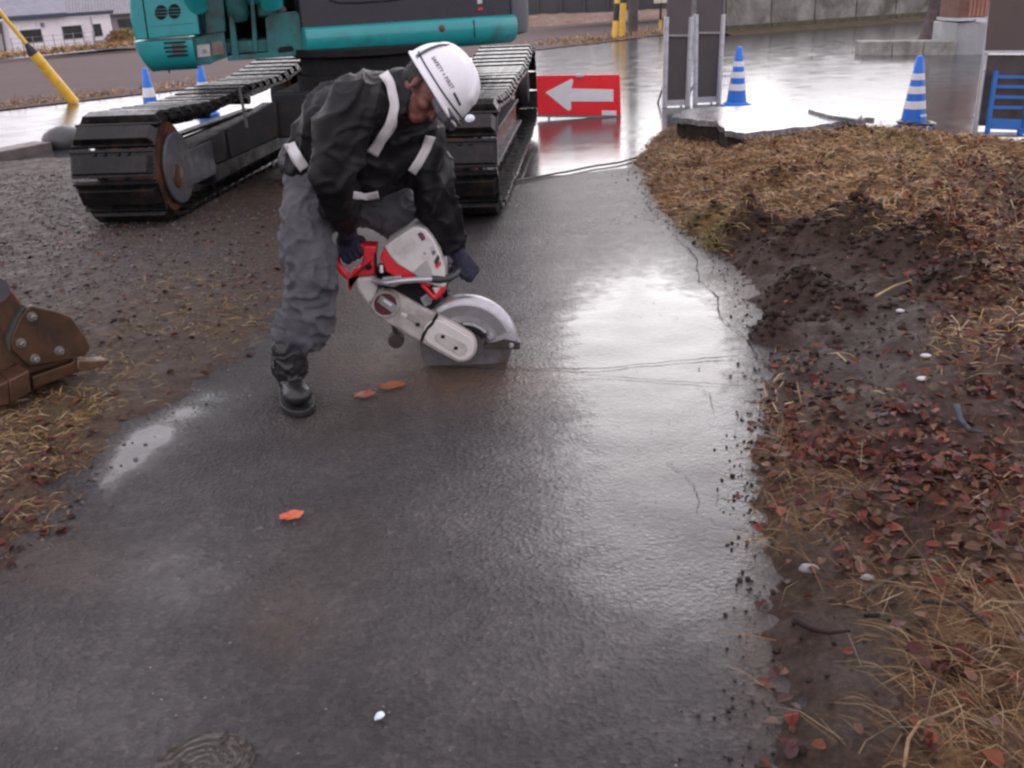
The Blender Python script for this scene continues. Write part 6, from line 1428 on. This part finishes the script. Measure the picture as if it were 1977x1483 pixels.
sp_(ell(744, 588, 22, 21, 28), 3.8255, 3.83, 'pulley_rim', mat('dark_wine', (0.09, 0.014, 0.022), 0.4, 0, 0.2, 20), 0.0015, arm_)
sp_([(727, 583), (735, 570), (765, 590), (764, 599), (758, 605)], 3.822, 3.8275, 'pulley_face', sawgrey, 0.002, arm_)
sp_([(741, 577), (757, 588), (755, 592), (740, 582)], 3.8195, 3.8235, 'pulley_mark', mat('sticker_white', (0.7, 0.7, 0.7), 0.4), 0.0, arm_)
# engine body
sp_([(683, 536), (724, 534), (728, 560), (722, 575), (712, 590), (700, 576), (688, 556)], 3.815, 3.97, 'crankcase', sawwhite, 0.014, seg=4)
sp_([(706, 586), (718, 578), (728, 560), (742, 556), (740, 612), (722, 606)], 3.84, 3.96, 'crankcase_foot', sawdirty, 0.008)
sp_([(724, 520), (800, 535), (838, 556), (852, 580), (834, 600), (790, 590), (745, 560), (726, 548)], 3.86, 3.98, 'engine_block', darkm, 0.01)
sp_([(733, 498), (742, 478), (748, 480), (752, 494), (766, 506), (800, 525), (830, 548), (832, 556), (800, 545), (758, 532), (744, 525), (740, 512)], 3.80, 3.99, 'side_fairing', sawred, 0.008)
sp_([(742, 476), (760, 463), (796, 440), (806, 438), (822, 444), (836, 462), (848, 488), (858, 520), (861, 553), (855, 556), (840, 552), (828, 549), (800, 530), (768, 511), (752, 494)], 3.79, 4.0, 'top_cover', sawwhite, 0.022, seg=5)
sp_([(797, 528), (812, 512), (824, 503), (832, 520), (836, 548), (826, 549)], 3.782, 3.80, 'air_inlet', mat('inlet_grey', (0.36, 0.35, 0.33), 0.5, 0, 0.1, 10), 0.005)  # plain grey panel on the white top cover
sp_([(810, 551), (820, 550), (838, 571), (854, 550), (862, 551), (858, 565), (841, 581), (834, 576)], 3.80, 3.99, 'front_fairing', sawred, 0.006)
sp_([(834, 556), (858, 554), (852, 566), (842, 570)], 3.803, 3.98, 'front_cap', sawwhite, 0.004)
for (pts_, c_, nm) in (([(806, 452), (813, 448), (822, 461), (815, 466)], (0.05, 0.05, 0.11), 'emblem_sticker'), ([(811, 452), (817, 451), (821, 460), (817, 462)], (0.30, 0.03, 0.06), 'emblem_mark'), ([(831, 479), (837, 474), (841, 484), (836, 490)], (0.40, 0.41, 0.44), 'round_sticker'), ([(838, 505), (845, 492), (849, 498), (846, 508), (842, 514)], (0.03, 0.03, 0.04), 'letter_mark'), ([(840, 513), (850, 505), (852, 509), (843, 520)], (0.62, 0.02, 0.07), 'red_mark'), ([(833, 486), (839, 483), (841, 489), (836, 493)], (0.10, 0.11, 0.14), 'round_mark')):
    sp_(pts_, 3.7868 - (0.0012 if 'mark' in nm else 0), 3.80, nm, mat(nm, c_, 0.35, 0, 0.2, 40), 0.0)
b = MB(); b.lathe(at_y(820, 489, 3.789), (0, -1, 0), [(0.005, 0), (0.005, 0.003)], 10); b.build('cover_screw', sawgrey, saw, sw)
# rear handle: red frame with loop
sp_([(700, 474), (727, 476), (724, 500), (724, 530), (690, 536), (676, 542), (680, 562), (672, 560), (670, 540), (680, 522), (694, 518), (700, 500)], 3.81, 3.90, 'rear_housing', sawred, 0.007)
b = MB(); P = [at_y(x, y, 3.84) for x, y in ((716, 482), (700, 476), (684, 477), (668, 482), (655, 490), (649, 497), (652, 510), (662, 524), (674, 536))]; b.tube(P, [0.016, 0.016, 0.016, 0.015, 0.015, 0.015, 0.016, 0.016, 0.014], 12); b.build('rear_handle', sawred, saw, sw)
b = MB(); b.lathe(at_y(712, 515, 3.808), (0, -1, 0), [(0.013, 0), (0.013, 0.005), (0.009, 0.006)], 16); b.build('housing_plug', darkm, saw, sw)
b = MB(); b.tube([at_y(724, 488, 3.807), at_y(725, 510, 3.807), at_y(727, 532, 3.807)], 0.004, 6); b.build('housing_seam', darkm, saw, sw)
b = MB(); b.lathe(at_y(736, 520, 3.80), (0, -1, 0), [(0.017, -0.02), (0.017, 0.0), (0.009, 0.002), (0.009, 0.015)], 12); b.build('mount_damper', darkm, saw, sw)
b = MB(); b.lathe(at_y(736, 517, 3.785), (0.0, -0.3, -1), [(0.009, -0.01), (0.009, 0.02)], 10); b.build('mount_screw', alu, saw, sw)
# front handle: metal tube, black grip, loops over to the far side
P = [at_y(x, y, Y) for x, y, Y in ((722, 541, 3.80), (735, 545, 3.775), (748, 546, 3.765), (775, 542, 3.765), (805, 540, 3.77), (834, 539, 3.78))]; b = MB(); b.tube(P, 0.0125, 12); b.build('handle_tube', alu, saw, sw)
P = [at_y(x, y, Y) for x, y, Y in ((833, 539, 3.78), (850, 540, 3.79), (866, 538, 3.81), (877, 532, 3.84), (886, 521, 3.89), (893, 511, 3.94), (894, 507, 4.02), (890, 510, 4.09), (870, 530, 4.1), (840, 548, 4.08))]; b = MB(); b.tube(P, 0.0155, 12); b.build('handle_grip', mat('rubber_grip', (0.022, 0.022, 0.024), 0.4, 0, 0.3, 30), saw, sw)
sp_([(737, 537), (775, 533), (776, 549), (760, 555), (738, 552)], 3.775, 3.80, 'handle_clamp', sawgrey, 0.005)
sp_([(810, 577), (824, 567), (836, 578), (832, 588), (820, 594)], 3.84, 3.88, 'exhaust_cap', sawgrey, 0.005)
b = MB(); b.tube([at_y(858, 562, 3.93), at_y(862, 580, 3.95), at_y(845, 600, 3.95), at_y(825, 612, 3.94)], 0.012, 8); b.build('water_hose', darkm, saw, sw)
c_ = at_y(765, 655, 3.90); b = MB(); b.lathe(c_ + Vector((0, -0.03, 0)), (0, 1, 0), [(0.008, 0), (0.03, 0.002), (0.034, 0.01), (0.034, 0.05), (0.03, 0.058), (.008, .06)], 18); b.build('roller_wheel', mat('muddy_rubber', (0.04, 0.026, 0.024), 0.6, 0, 0.3, 20), saw, sw)
b = MB(); b.tube([c_, at_y(762, 630, 3.90), at_y(748, 612, 3.90)], 0.012, 8); b.build('wheel_arm', mat('muddy_rubber', (0.04, 0.026, 0.024), 0.6), saw, sw)
